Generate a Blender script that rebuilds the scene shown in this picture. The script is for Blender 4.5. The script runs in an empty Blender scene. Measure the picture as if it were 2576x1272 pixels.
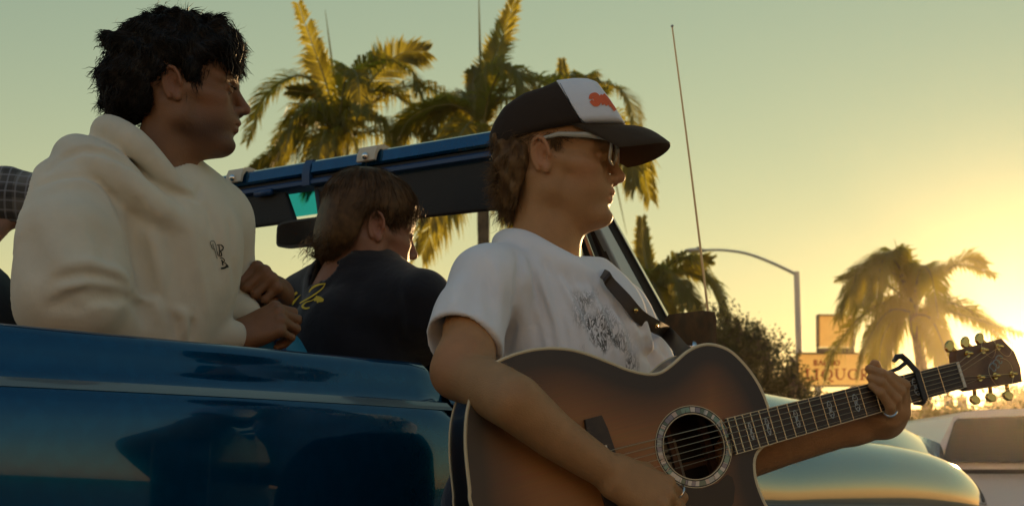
import bpy, bmesh, math, random
import numpy as np
from mathutils import Vector, Matrix
from mathutils.bvhtree import BVHTree

R = math.radians
scene = bpy.context.scene
col = scene.collection

# ------------------------------------------------------------------ camera
F = 50 / 36 * 2576.0                      # focal length in units of a 2576 wide picture
PITCH = math.atan((1219 - 636) / F)
CAMZ = 1.0
cam_d = bpy.data.cameras.new('camera')
cam = bpy.data.objects.new('camera', cam_d)
col.objects.link(cam)
cam.location = (0, 0, CAMZ)
cam.rotation_euler = (R(90) + PITCH, 0, 0)
cam_d.lens = 50
cam_d.sensor_width = 36
cam_d.clip_start = 0.05
cam_d.clip_end = 6000
cam_d.dof.use_dof = True
cam_d.dof.focus_distance = 2.45
cam_d.dof.aperture_fstop = 10.0
scene.camera = cam

# ------------------------------------------------------------------ sky, sun, exposure
SUN_AZ = math.atan((2590 - 1288) / F)     # to the right of +Y
SUN_EL = R(4.4)
world = bpy.data.worlds.new('World')
scene.world = world
world.use_nodes = True
wn = world.node_tree
wn.nodes.clear()
sky = wn.nodes.new('ShaderNodeTexSky')
sky.sky_type = 'NISHITA'
sky.sun_disc = False
sky.sun_elevation = SUN_EL
sky.sun_rotation = SUN_AZ
sky.altitude = 0
sky.air_density = 1.0
sky.dust_density = 0.0
sky.ozone_density = 1.0
wsep = wn.nodes.new('ShaderNodeSeparateColor'); wcom = wn.nodes.new('ShaderNodeCombineColor')
for i_, g_ in enumerate((1.0, .78, .50)):            # film-like response of the sky, channel by channel
    pw = wn.nodes.new('ShaderNodeMath'); pw.operation = 'POWER'; pw.inputs[1].default_value = g_
    wn.links.new(wsep.outputs[i_], pw.inputs[0]); wn.links.new(pw.outputs[0], wcom.inputs[i_])
grade = wn.nodes.new('ShaderNodeMix')
grade.data_type = 'RGBA'
grade.blend_type = 'MULTIPLY'
grade.inputs[0].default_value = 1.0
tint = wn.nodes.new('ShaderNodeMix')                 # warm towards the sunset, cooler in the sky opposite
tint.data_type = 'RGBA'
tint.inputs[6].default_value = (2.6 * .8333, 1.54 * 1.383, .92 * 2.635, 1)
tint.inputs[7].default_value = (1.95 * .8333, 1.19 * 1.383, .51 * 2.635, 1)
wtc = wn.nodes.new('ShaderNodeTexCoord')
wdot = wn.nodes.new('ShaderNodeVectorMath'); wdot.operation = 'DOT_PRODUCT'
wdot.inputs[1].default_value = (math.sin(SUN_AZ), math.cos(SUN_AZ), 0)
wmr = wn.nodes.new('ShaderNodeMapRange'); wmr.interpolation_type = 'SMOOTHSTEP'
wmr.inputs[1].default_value = -.5; wmr.inputs[2].default_value = .75
wn.links.new(wtc.outputs['Generated'], wdot.inputs[0])
wn.links.new(wdot.outputs['Value'], wmr.inputs[0])
wn.links.new(wmr.outputs[0], tint.inputs[0])
wn.links.new(tint.outputs[2], grade.inputs[7])
bgn = wn.nodes.new('ShaderNodeBackground')
bgn.inputs['Strength'].default_value = 0.13
wo = wn.nodes.new('ShaderNodeOutputWorld')
wn.links.new(sky.outputs[0], wsep.inputs[0])
wn.links.new(wcom.outputs[0], grade.inputs[6])
wn.links.new(grade.outputs[2], bgn.inputs[0])
wn.links.new(bgn.outputs[0], wo.inputs[0])

sun_d = bpy.data.lights.new('sun', 'SUN')
sun_d.energy = 5.0
sun_d.angle = R(0.6)
sun_d.color = (1.0, 0.62, 0.28)
sun = bpy.data.objects.new('sun', sun_d)
col.objects.link(sun)
_dir = Vector((math.sin(SUN_AZ) * math.cos(SUN_EL), math.cos(SUN_AZ) * math.cos(SUN_EL), math.sin(SUN_EL)))
sun.rotation_euler = _dir.to_track_quat('Z', 'Y').to_euler()
sun.location = _dir * 30

scene.view_settings.view_transform = 'Standard'
scene.view_settings.look = 'None'
scene.view_settings.gamma = 1.0
scene.view_settings.exposure = 0.1
scene.view_settings.use_curve_mapping = False
scene.cycles.use_denoising = True
scene.cycles.max_bounces = 8
scene.cycles.transparent_max_bounces = 16
scene.cycles.volume_bounces = 0

# ------------------------------------------------------------------ picture point -> place
_cp, _sp = math.cos(PITCH), math.sin(PITCH)
def ray(u, v):
    a, b = (u - 1288) / F, (636 - v) / F
    return np.array((a, _cp - b * _sp, _sp + b * _cp))
def P(u, v, Y):                           # the point seen at (u, v) that lies Y metres ahead
    r = ray(u, v)
    return np.array((0, 0, CAMZ)) + r * (Y / r[1])
def Pz(u, v, z):                          # the point seen at (u, v) that lies at height z
    r = ray(u, v)
    return np.array((0, 0, CAMZ)) + r * ((z - CAMZ) / r[2])
def PP(lst):
    return [P(*a) for a in lst]

# ------------------------------------------------------------------ objects
def link(o, parent=None):
    col.objects.link(o)
    if parent is not None:
        o.parent = parent
        o.matrix_parent_inverse = parent.matrix_world.inverted() if parent.parent is None else (parent.parent.matrix_world @ parent.matrix_parent_inverse @ parent.matrix_basis).inverted()
    return o
def tag(o, label, cat, group=None):
    o['label'] = label
    o['category'] = cat
    if group: o['group'] = group
    return o
def empty(name, loc, label=None, cat=None, group=None):
    o = bpy.data.objects.new(name, None)
    o.location = Vector(loc)
    o.empty_display_size = 0.1
    col.objects.link(o)
    o.matrix_world = Matrix.Translation(Vector(loc))
    if label: tag(o, label, cat, group)
    return o
def fast_mesh(name, V, Q, smooth=True):
    """V (n,3) array, Q (m,k) array of equal-sided faces or a list of such arrays"""
    me = bpy.data.meshes.new(name)
    V = np.asarray(V, np.float32)
    Qs = Q if isinstance(Q, list) else [Q]
    Qs = [np.asarray(q, np.int32) for q in Qs if len(q)]
    me.vertices.add(len(V))
    me.vertices.foreach_set('co', V.ravel())
    nl = sum(q.size for q in Qs)
    me.loops.add(nl)
    me.loops.foreach_set('vertex_index', np.concatenate([q.ravel() for q in Qs]))
    starts, s = [], 0
    for q in Qs:
        starts.append(s + np.arange(len(q)) * q.shape[1]); s += q.size
    starts = np.concatenate(starts).astype(np.int32)
    me.polygons.add(len(starts))
    me.polygons.foreach_set('loop_start', starts)
    me.update(calc_edges=True)
    me.validate()
    me.polygons.foreach_set('use_smooth', np.full(len(me.polygons), smooth))
    return me
def mobj(name, me, mat, parent=None):
    o = bpy.data.objects.new(name, me)
    if mat is not None:
        for m in (mat if isinstance(mat, (list, tuple)) else [mat]): me.materials.append(m)
    return link(o, parent)

class MB:
    """collects simple shapes, builds ONE mesh object"""
    def __init__(s): s.v, s.f, s.n = [], [], 0
    def raw(s, V, Fs):
        V = np.asarray(V, float).reshape(-1, 3)
        s.v.append(V)
        for f in Fs: s.f.append([int(i) + s.n for i in f])
        s.n += len(V)
        return s
    def box(s, c, size, ax=None):
        c = np.asarray(c, float); hx, hy, hz = [q / 2 for q in size]
        A = np.eye(3) if ax is None else np.asarray(ax, float)
        V = [c + A[0] * x + A[1] * y + A[2] * z for x in (-hx, hx) for y in (-hy, hy) for z in (-hz, hz)]
        return s.raw(V, [(0, 1, 3, 2), (4, 6, 7, 5), (0, 4, 5, 1), (2, 3, 7, 6), (0, 2, 6, 4), (1, 5, 7, 3)])
    def tube(s, pts, rad, n=8, caps=True, flat=None, up=None):
        pts = [np.asarray(p, float) for p in pts]
        rad = [rad] * len(pts) if np.isscalar(rad) else list(rad)
        V = []; prev = None
        for i, p in enumerate(pts):
            t = pts[min(i + 1, len(pts) - 1)] - pts[max(i - 1, 0)]
            t = t / (np.linalg.norm(t) + 1e-12)
            if prev is None:
                a = np.array((0, 0, 1.)) if up is None else np.asarray(up, float)
                if abs(a @ t) > .95: a = np.array((1., 0, 0))
            else: a = prev
            a = a - t * (a @ t); a /= np.linalg.norm(a) + 1e-12
            prev = a; b = np.cross(t, a)
            fl = 1 if flat is None else flat
            for k in range(n):
                w = 2 * math.pi * k / n
                V.append(p + rad[i] * (a * math.cos(w) + b * math.sin(w) * fl))
        Fs = []
        for i in range(len(pts) - 1):
            for k in range(n):
                k2 = (k + 1) % n
                Fs.append((i * n + k, i * n + k2, (i + 1) * n + k2, (i + 1) * n + k))
        if caps:
            Fs.append(tuple(range(n - 1, -1, -1)))
            Fs.append(tuple((len(pts) - 1) * n + k for k in range(n)))
        return s.raw(V, Fs)
    def loft(s, rings, closed=True, caps=False):
        n = len(rings[0]); V = np.concatenate([np.asarray(r, float) for r in rings]); Fs = []
        for i in range(len(rings) - 1):
            for k in range(n if closed else n - 1):
                k2 = (k + 1) % n
                Fs.append((i * n + k, i * n + k2, (i + 1) * n + k2, (i + 1) * n + k))
        if caps:
            Fs.append(tuple(range(n - 1, -1, -1))); Fs.append(tuple((len(rings) - 1) * n + k for k in range(n)))
        return s.raw(V, Fs)
    def prism(s, ring, vec):
        ring = np.asarray(ring, float); n = len(ring); vec = np.asarray(vec, float)
        Fs = [tuple(range(n - 1, -1, -1)), tuple(range(n, 2 * n))]
        for k in range(n): Fs.append((k, (k + 1) % n, n + (k + 1) % n, n + k))
        return s.raw(np.concatenate([ring, ring + vec]), Fs)
    def ball(s, c, r, nu=12, nv=8, ax=None):
        c = np.asarray(c, float); r = np.asarray([r] * 3 if np.isscalar(r) else r, float)
        A = np.eye(3) if ax is None else np.asarray(ax, float)
        V = []
        for i in range(nv + 1):
            th = math.pi * (0.02 + 0.96 * i / nv)
            for k in range(nu):
                ph = 2 * math.pi * k / nu
                q = np.array((math.sin(th) * math.cos(ph), math.sin(th) * math.sin(ph), math.cos(th))) * r
                V.append(c + q @ A)
        Fs = []
        for i in range(nv):
            for k in range(nu):
                k2 = (k + 1) % nu
                Fs.append((i * nu + k, (i + 1) * nu + k, (i + 1) * nu + k2, i * nu + k2))
        Fs.append(tuple(range(nu))); Fs.append(tuple(nv * nu + k for k in range(nu - 1, -1, -1)))
        return s.raw(V, Fs)
    def mesh(s, name, smooth=False, angle=None):
        me = bpy.data.meshes.new(name)
        V = np.concatenate(s.v) if s.v else np.zeros((0, 3))
        me.from_pydata(V.tolist(), [], s.f)
        me.update()
        bm = bmesh.new(); bm.from_mesh(me)
        bmesh.ops.recalc_face_normals(bm, faces=bm.faces)
        if smooth and angle:
            for e in bm.edges:
                if len(e.link_faces) == 2 and e.calc_face_angle(0) > angle: e.smooth = False
        bm.to_mesh(me); bm.free()
        me.polygons.foreach_set('use_smooth', np.full(len(me.polygons), bool(smooth)))
        return me
    def build(s, name, mat, parent=None, smooth=False, angle=R(40)):
        return mobj(name, s.mesh(name, smooth, angle), mat, parent)

def bez(pts, n):
    """Catmull-Rom through pts, n samples"""
    p = [np.asarray(q, float) for q in pts]
    p = [2 * p[0] - p[1]] + p + [2 * p[-1] - p[-2]]
    m = len(p) - 3; out = []
    for i in range(n):
        t = i / (n - 1) * m; k = min(int(t), m - 1); t -= k
        a, b, c, d = p[k:k + 4]
        out.append(.5 * (2 * b + (c - a) * t + (2 * a - 5 * b + 4 * c - d) * t * t + (3 * b - a - 3 * c + d) * t ** 3))
    return out
def unit(v):
    v = np.asarray(v, float); return v / np.linalg.norm(v)

# ------------------------------------------------------------------ volumes -> surfaces
class Sdf:
    def __init__(s, lo, hi, h):
        s.h = h; s.lo = np.asarray(lo, float)
        s.n = np.ceil((np.asarray(hi, float) - s.lo) / h).astype(int) + 1
        s.ax = [(s.lo[i] + h * np.arange(s.n[i])).astype(np.float32) for i in range(3)]
        s.d = np.full(tuple(s.n), 0.5, np.float32)
    def _sl(s, lo, hi):
        a = np.clip(np.floor((np.asarray(lo) - s.lo) / s.h).astype(int), 0, s.n - 1)
        b = np.clip(np.ceil((np.asarray(hi) - s.lo) / s.h).astype(int) + 1, 1, s.n)
        return a, b
    def op(s, prim, k=0.0, mode='u'):
        fn, lo, hi = prim
        m = max(k, 0) * 1.0 + 3 * s.h
        a, b = s._sl(np.asarray(lo) - m, np.asarray(hi) + m)
        if np.any(b <= a): return s
        X = s.ax[0][a[0]:b[0]][:, None, None]; Y = s.ax[1][a[1]:b[1]][None, :, None]; Z = s.ax[2][a[2]:b[2]][None, None, :]
        e = fn(X, Y, Z)
        v = s.d[a[0]:b[0], a[1]:b[1], a[2]:b[2]]
        if mode == 'u':
            r = np.minimum(v, e)
            if k > 0: q = np.maximum(k - np.abs(v - e), 0) / k; r = r - q * q * k * .25
        elif mode == 's':
            e = -e; r = np.maximum(v, e)
            if k > 0: q = np.maximum(k - np.abs(v - e), 0) / k; r = r + q * q * k * .25
        elif mode == 'i':
            r = np.maximum(v, e)
            if k > 0: q = np.maximum(k - np.abs(v - e), 0) / k; r = r + q * q * k * .25
        v[...] = r
        return s
    def ell(s, c, r, k=0., mode='u', ax=None): return s.op(ell(c, r, ax), k, mode)
    def cap(s, a, b, ra, rb=None, k=0., mode='u'): return s.op(cap(a, b, ra, ra if rb is None else rb), k, mode)
    def chain(s, pts, rad, k=0., mode='u', kk=None):
        rad = [rad] * len(pts) if np.isscalar(rad) else rad
        return s.op(chain(pts, rad), k, mode)
    def bump(s, pts, sig, amp):
        """groove (amp > 0) or ridge (amp < 0) along a line that lies on the surface"""
        pts = [np.asarray(p, float) for p in pts]
        A = np.array(pts); m = 3 * sig
        a, b = s._sl(A.min(0) - m, A.max(0) + m)
        if np.any(b <= a): return s
        X = s.ax[0][a[0]:b[0]][:, None, None]; Y = s.ax[1][a[1]:b[1]][None, :, None]; Z = s.ax[2][a[2]:b[2]][None, None, :]
        best = None; L = len(pts) - 1
        for i in range(L):
            fa, fb = i / L, (i + 1) / L
            p, q = pts[i], pts[i + 1]; ab = q - p; den = ab @ ab + 1e-12
            t = np.clip(((X - p[0]) * ab[0] + (Y - p[1]) * ab[1] + (Z - p[2]) * ab[2]) / den, 0, 1)
            d2 = (X - p[0] - t * ab[0]) ** 2 + (Y - p[1] - t * ab[1]) ** 2 + (Z - p[2] - t * ab[2]) ** 2
            g = np.exp(-d2 / (2 * sig * sig)) * np.sin(math.pi * np.clip(.12 + .76 * (fa + (fb - fa) * t), 0, 1))
            best = g if best is None else np.maximum(best, g)
        s.d[a[0]:b[0], a[1]:b[1], a[2]:b[2]] += amp * best
        return s
    def sample(s, p):
        i = np.round((np.asarray(p) - s.lo) / s.h).astype(int)
        if np.any(i < 0) or np.any(i >= s.n): return .5
        return float(s.d[tuple(i)])
    def hit(s, u, v, y0=1.5, y1=4.5):
        r = ray(u, v); r = r / r[1]; o = np.array((0, 0, CAMZ)); y = y0
        while y < y1:
            if s.sample(o + r * y) < 0: return o + r * (y - s.h * .4)
            y += s.h * .6
        return None
    def fold(s, px, sig, amp):
        L = [s.hit(*p) for p in px]
        L = [p for p in L if p is not None]
        if len(L) > 1: s.bump(L, sig, amp)
        return s
    def noise(s, amp, scale, seed=0):
        rng = np.random.default_rng(seed)
        X = s.ax[0][:, None, None]; Y = s.ax[1][None, :, None]; Z = s.ax[2][None, None, :]
        t = 0
        for i in range(6):
            k = rng.normal(size=3); k = k / np.linalg.norm(k) * (2 * math.pi / scale) * rng.uniform(.6, 1.5)
            t = t + np.sin(k[0] * X + k[1] * Y + k[2] * Z + rng.uniform(0, 6.28))
        s.d += (amp / 2.5) * t.astype(np.float32)
        return s
    def net(s):
        d = s.d; sg = d < 0
        c = np.zeros(tuple(s.n - 1), np.int8)
        for i in (0, 1):
            for j in (0, 1):
                for k in (0, 1):
                    c += sg[i:s.n[0] - 1 + i, j:s.n[1] - 1 + j, k:s.n[2] - 1 + k]
        act = (c > 0) & (c < 8)
        I, J, K = np.nonzero(act)
        idx = np.full(c.shape, -1, np.int32); idx[I, J, K] = np.arange(len(I))
        acc = np.zeros((len(I), 3)); cnt = np.zeros(len(I))
        cor = [(i, j, k) for i in (0, 1) for j in (0, 1) for k in (0, 1)]
        val = [d[I + a, J + b, K + e] for a, b, e in cor]
        for x in range(8):
            for y in range(x + 1, 8):
                dv = np.abs(np.array(cor[x]) - np.array(cor[y]))
                if dv.sum() != 1: continue
                da, db = val[x], val[y]
                m = (da < 0) != (db < 0)
                t = np.where(m, da / np.where(m, da - db, 1), 0)
                p = np.array(cor[x])[None] + t[:, None] * (np.array(cor[y]) - np.array(cor[x]))[None]
                acc += p * m[:, None]; cnt += m
        V = s.lo + s.h * (np.stack([I, J, K], 1) + acc / cnt[:, None])
        Q = []
        for axx in range(3):
            sa = [slice(None)] * 3; sb = [slice(None)] * 3
            sa[axx] = slice(0, -1); sb[axx] = slice(1, None)
            A, B = sg[tuple(sa)], sg[tuple(sb)]
            i, j, k = np.nonzero(A != B)
            o1, o2 = [(1, 2), (2, 0), (0, 1)][axx]
            g = [i, j, k]
            ok = (g[o1] > 0) & (g[o2] > 0) & (g[o1] < s.n[o1] - 1) & (g[o2] < s.n[o2] - 1)
            g = [q[ok] for q in g]
            inside = A[g[0], g[1], g[2]]
            def cell(d1, d2):
                h = [q.copy() for q in g]; h[o1] = h[o1] - d1; h[o2] = h[o2] - d2
                return idx[h[0], h[1], h[2]]
            q = np.stack([cell(1, 1), cell(0, 1), cell(0, 0), cell(1, 0)], 1)
            q[~inside] = q[~inside][:, ::-1]
            Q.append(q)
        Q = np.concatenate(Q)
        Q = Q[(Q >= 0).all(1)]
        return V, Q
    def relax(s, V, Q, it=1, w=.5):
        E = np.concatenate([Q[:, [0, 1]], Q[:, [1, 2]], Q[:, [2, 3]], Q[:, [3, 0]]])
        for _ in range(it):
            S = np.zeros_like(V); n = np.zeros(len(V))
            for a, b in ((0, 1), (1, 0)):
                for ch in range(3): S[:, ch] += np.bincount(E[:, a], V[E[:, b], ch], len(V))
                n += np.bincount(E[:, a], minlength=len(V))
            V = V * (1 - w) + w * S / np.maximum(n, 1)[:, None]
        return V

def _ext(c, r): return np.asarray(c) - r, np.asarray(c) + r
def ell(c, r, ax=None):
    c = np.asarray(c, float); r = np.asarray([r] * 3 if np.isscalar(r) else r, float)
    rm = r.max()
    A = np.eye(3) if ax is None else np.asarray(ax, float)
    def fn(X, Y, Z):
        x, y, z = X - c[0], Y - c[1], Z - c[2]
        L = [(A[i][0] * x + A[i][1] * y + A[i][2] * z) for i in range(3)]
        k0 = np.sqrt(sum((L[i] / r[i]) ** 2 for i in range(3)) + 1e-9)
        k1 = np.sqrt(sum((L[i] / r[i] ** 2) ** 2 for i in range(3)) + 1e-9)
        return (k0 * (k0 - 1) / k1).astype(np.float32)
    return fn, c - rm, c + rm
def cap(a, b, ra, rb):
    a = np.asarray(a, float); b = np.asarray(b, float); ab = b - a; den = ab @ ab + 1e-12
    def fn(X, Y, Z):
        t = np.clip(((X - a[0]) * ab[0] + (Y - a[1]) * ab[1] + (Z - a[2]) * ab[2]) / den, 0, 1)
        return (np.sqrt((X - a[0] - t * ab[0]) ** 2 + (Y - a[1] - t * ab[1]) ** 2 + (Z - a[2] - t * ab[2]) ** 2) - (ra + (rb - ra) * t)).astype(np.float32)
    m = max(ra, rb)
    return fn, np.minimum(a, b) - m, np.maximum(a, b) + m
def chain(pts, rad):
    pr = [cap(pts[i], pts[i + 1], rad[i], rad[i + 1]) for i in range(len(pts) - 1)]
    def fn(X, Y, Z):
        e = pr[0][0](X, Y, Z)
        for q in pr[1:]: e = np.minimum(e, q[0](X, Y, Z))
        return e
    return fn, np.min([q[1] for q in pr], 0), np.max([q[2] for q in pr], 0)
def half(n, c, lo, hi):
    """half space: negative where (p - c).n < 0"""
    n = unit(n); c = np.asarray(c, float)
    return (lambda X, Y, Z: ((X - c[0]) * n[0] + (Y - c[1]) * n[1] + (Z - c[2]) * n[2]).astype(np.float32) + 0 * X * Y * Z), lo, hi

# ------------------------------------------------------------------ materials
def mat(name, base, rough=.6, metal=0., noise=None, bump=None, coat=0., coat_rough=.05, sss=0., sss_r=(1, .35, .2), sheen=0., spec=.5, trans=0., ior=1.45, emit=None, var=None):
    """var = (scale, colour2, low, high): second colour by noise; bump = (scale, strength, distance)"""
    m = bpy.data.materials.new(name); m.use_nodes = True
    nt = m.node_tree; b = nt.nodes['Principled BSDF']
    b.inputs['Base Color'].default_value = (*base, 1)
    b.inputs['Roughness'].default_value = rough
    b.inputs['Metallic'].default_value = metal
    b.inputs['Coat Weight'].default_value = coat
    b.inputs['Coat Roughness'].default_value = coat_rough
    b.inputs['Specular IOR Level'].default_value = spec
    b.inputs['Sheen Weight'].default_value = sheen
    b.inputs['Transmission Weight'].default_value = trans
    b.inputs['IOR'].default_value = ior
    if sss:
        b.inputs['Subsurface Weight'].default_value = sss
        b.inputs['Subsurface Radius'].default_value = sss_r
        b.inputs['Subsurface Scale'].default_value = .012
    tc = nt.nodes.new('ShaderNodeTexCoord')
    if var:
        sc, c2, lo, hi = var[:4]
        n = nt.nodes.new('ShaderNodeTexNoise'); n.inputs['Scale'].default_value = sc; n.inputs['Detail'].default_value = 6
        nt.links.new(tc.outputs['Object'], n.inputs['Vector'])
        rmp = nt.nodes.new('ShaderNodeMapRange'); rmp.inputs[1].default_value = lo; rmp.inputs[2].default_value = hi
        nt.links.new(n.outputs[0], rmp.inputs[0])
        mx = nt.nodes.new('ShaderNodeMix'); mx.data_type = 'RGBA'
        mx.inputs[6].default_value = (*base, 1); mx.inputs[7].default_value = (*c2, 1)
        nt.links.new(rmp.outputs[0], mx.inputs[0]); nt.links.new(mx.outputs[2], b.inputs['Base Color'])
        m['mixnode'] = mx.name
    if bump:
        sc, st, di = bump
        n = nt.nodes.new('ShaderNodeTexNoise'); n.inputs['Scale'].default_value = sc; n.inputs['Detail'].default_value = 4
        nt.links.new(tc.outputs['Object'], n.inputs['Vector'])
        bp = nt.nodes.new('ShaderNodeBump'); bp.inputs['Strength'].default_value = st; bp.inputs['Distance'].default_value = di
        nt.links.new(n.outputs[0], bp.inputs['Height']); nt.links.new(bp.outputs[0], b.inputs['Normal'])
    return m
# ================================================================== THE SETTING
M_lot = mat('worn_concrete_lot', (.27, .25, .22), .9, var=(1.5, (.20, .185, .165), .4, .65), bump=(120, .4, .01))
M_asphalt = mat('asphalt', (.05, .05, .052), .85, var=(3, (.075, .072, .07), .4, .65), bump=(220, .5, .01))
M_pave = mat('concrete', (.30, .28, .25), .85, var=(6, (.22, .21, .19), .4, .65), bump=(90, .4, .01))
M_earth = mat('dry_ground', (.16, .12, .07), .95, var=(1.5, (.09, .10, .04), .42, .6), bump=(20, .6, .05))

def sheet(name, x0, x1, y0, y1, z, m, kind='structure'):
    o = MB().raw([(x0, y0, z), (x1, y0, z), (x1, y1, z), (x0, y1, z)], [(0, 1, 2, 3)]).build(name, m)
    o['kind'] = kind
    return o
sheet('ground', -3000, 3000, -3000, 3000, -.012, M_earth)
sheet('parking_lot', -60, 60, -40, 24, 0, M_lot)
sheet('road', -400, 400, 27.2, 36, -.004, M_asphalt)
pv = MB().box((0, 25.6, .06), (800, 3.0, .14)).build('pavement', M_pave); pv['kind'] = 'structure'

# ------------------------------------------------------------------ palms
def leaf_mat(name, c1, c2, tl):
    m = bpy.data.materials.new(name); m.use_nodes = True
    nt = m.node_tree; b = nt.nodes['Principled BSDF']; out = nt.nodes['Material Output']
    tc = nt.nodes.new('ShaderNodeTexCoord'); n = nt.nodes.new('ShaderNodeTexNoise'); n.inputs['Scale'].default_value = 2.2
    nt.links.new(tc.outputs['Object'], n.inputs['Vector'])
    mx = nt.nodes.new('ShaderNodeMix'); mx.data_type = 'RGBA'
    mx.inputs[6].default_value = (*c1, 1); mx.inputs[7].default_value = (*c2, 1)
    nt.links.new(n.outputs[0], mx.inputs[0]); nt.links.new(mx.outputs[2], b.inputs['Base Color'])
    b.inputs['Roughness'].default_value = .5
    t = nt.nodes.new('ShaderNodeBsdfTranslucent'); t.inputs[0].default_value = (*tl, 1)
    ms = nt.nodes.new('ShaderNodeMixShader'); ms.inputs[0].default_value = .5
    nt.links.new(b.outputs[0], ms.inputs[1]); nt.links.new(t.outputs[0], ms.inputs[2]); nt.links.new(ms.outputs[0], out.inputs[0])
    return m
M_palm = leaf_mat('palm_leaf', (.055, .080, .012), (.10, .105, .018), (.50, .44, .03))
M_rachis = mat('palm_rachis', (.14, .13, .04), .6)
M_trunk = mat('palm_trunk', (.16, .12, .085), .9, var=(4, (.09, .07, .05), .4, .6), bump=(14, .7, .04))

def frond(pts, rng, leaf=.62, n=104, droop=.55, spread=1.0, fold=.35, tipfade=.35):
    """one feather leaf along the curve pts: returns rachis and leaflet geometry"""
    C = bez(pts, n); L = len(C)
    V, Fq = [], []
    ax_ = unit(C[-1] - C[0]); vz = abs(ax_[2]) ** 2
    side_ref = unit(np.cross(ax_, (0, 0, 1.)) * (1 - vz) + unit(np.cross(ax_, (.25, 1., 0))) * vz * 1.3 + 1e-6)
    for i in range(3, L):
        t = i / (L - 1)
        tan = unit(C[min(i + 1, L - 1)] - C[i - 1])
        side = unit(side_ref - tan * (side_ref @ tan))
        nrm = unit(np.cross(side, tan))
        if nrm[2] < 0: nrm = -nrm
        ll = leaf * 1.55 * (math.sin(math.pi * (0.10 + .80 * t)) ** .6) * (1 - tipfade * t)
        for sg in (-1, 1):
            if rng.random() < .05: continue
            l = ll * rng.uniform(.75, 1.12)
            d = unit(side * sg * spread + tan * (.62 + .6 * t) + nrm * (fold + rng.uniform(-.25, .2)))
            dr = droop * rng.uniform(.5, 1.35)
            p0 = C[i] + side * sg * .012
            p1 = p0 + d * l * .5 + np.array((0, 0, -.10 * dr * l))
            p2 = p0 + d * l * (.93 - .25 * dr) + np.array((rng.uniform(-.05, .05), rng.uniform(-.05, .05), -.62 * dr * l))
            w = .027 * rng.uniform(.8, 1.2)
            wv = unit(np.cross(d, nrm)) * w
            k = len(V)
            V += [p0 - wv * .6, p0 + wv * .6, p1 - wv, p1 + wv, p2]
            Fq += [(k, k + 1, k + 3, k + 2), (k + 2, k + 3, k + 4)]
    return C, V, Fq

def palm(base, crown, fronds, label, rng, spear=None, trunk_r=.16, leaf=.62, extra=6, fl=2.6, dist_sp=1.0):
    """base: foot of the trunk, crown: top of the trunk; fronds: list of curves in place coordinates"""
    root = empty('palm_tree', base, label, 'palm tree', 'feather palms behind the car')
    base = np.asarray(base, float); crown = np.asarray(crown, float)
    pts = bez([base, base * .5 + crown * .5 + np.array((.06, 0, 0)), crown], 26)
    mb = MB()
    rad = [trunk_r * (1.25 - .35 * min(1, i / 6)) * (1 + .05 * ((i % 2) - .5)) for i in range(26)]
    mb.tube(pts, rad, 12).build('trunk', M_trunk, root, smooth=True)
    # crownshaft
    MB().tube([crown - (0, 0, .1), crown + (0, 0, .35), crown + (0, 0, .8)], [trunk_r * .95, trunk_r * .7, .05], 10).build('crownshaft', M_rachis, root, smooth=True)
    allf = [dict(pts=f) if not isinstance(f, dict) else f for f in fronds]
    for k in range(extra):
        a = rng.uniform(0, 6.283); up = rng.uniform(-.3, .8)
        d = np.array((math.cos(a), math.sin(a), 0)); b = crown + np.array((0, 0, .3))
        l = fl * rng.uniform(.8, 1.1)
        allf.append(dict(pts=[b, b + d * l * .35 + np.array((0, 0, l * (.25 + .3 * up))), b + d * l * .75 + np.array((0, 0, l * (.1 + .35 * up))), b + d * l * .95 + np.array((0, 0, l * (-.35 + .4 * up)))]))
    for f in allf:
        f = dict(f); pp = f.pop('pts')
        C, V, Fq = frond(pp, rng, **{'leaf': leaf, **f})
        fo = MB().raw(V, Fq)
        leafo = fo.build('frond', M_palm, root)
        MB().tube(C[::3] + [C[-1]], [.035 * (1 - .85 * i / (len(C[::3]))) for i in range(len(C[::3]) + 1)], 5).build('rachis', M_rachis, leafo)
    if spear:
        MB().tube(spear, [.035, .03, .006][:len(spear)] if len(spear) <= 3 else .02, 5).build('spear_leaf', M_palm, root)
    return root

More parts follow.
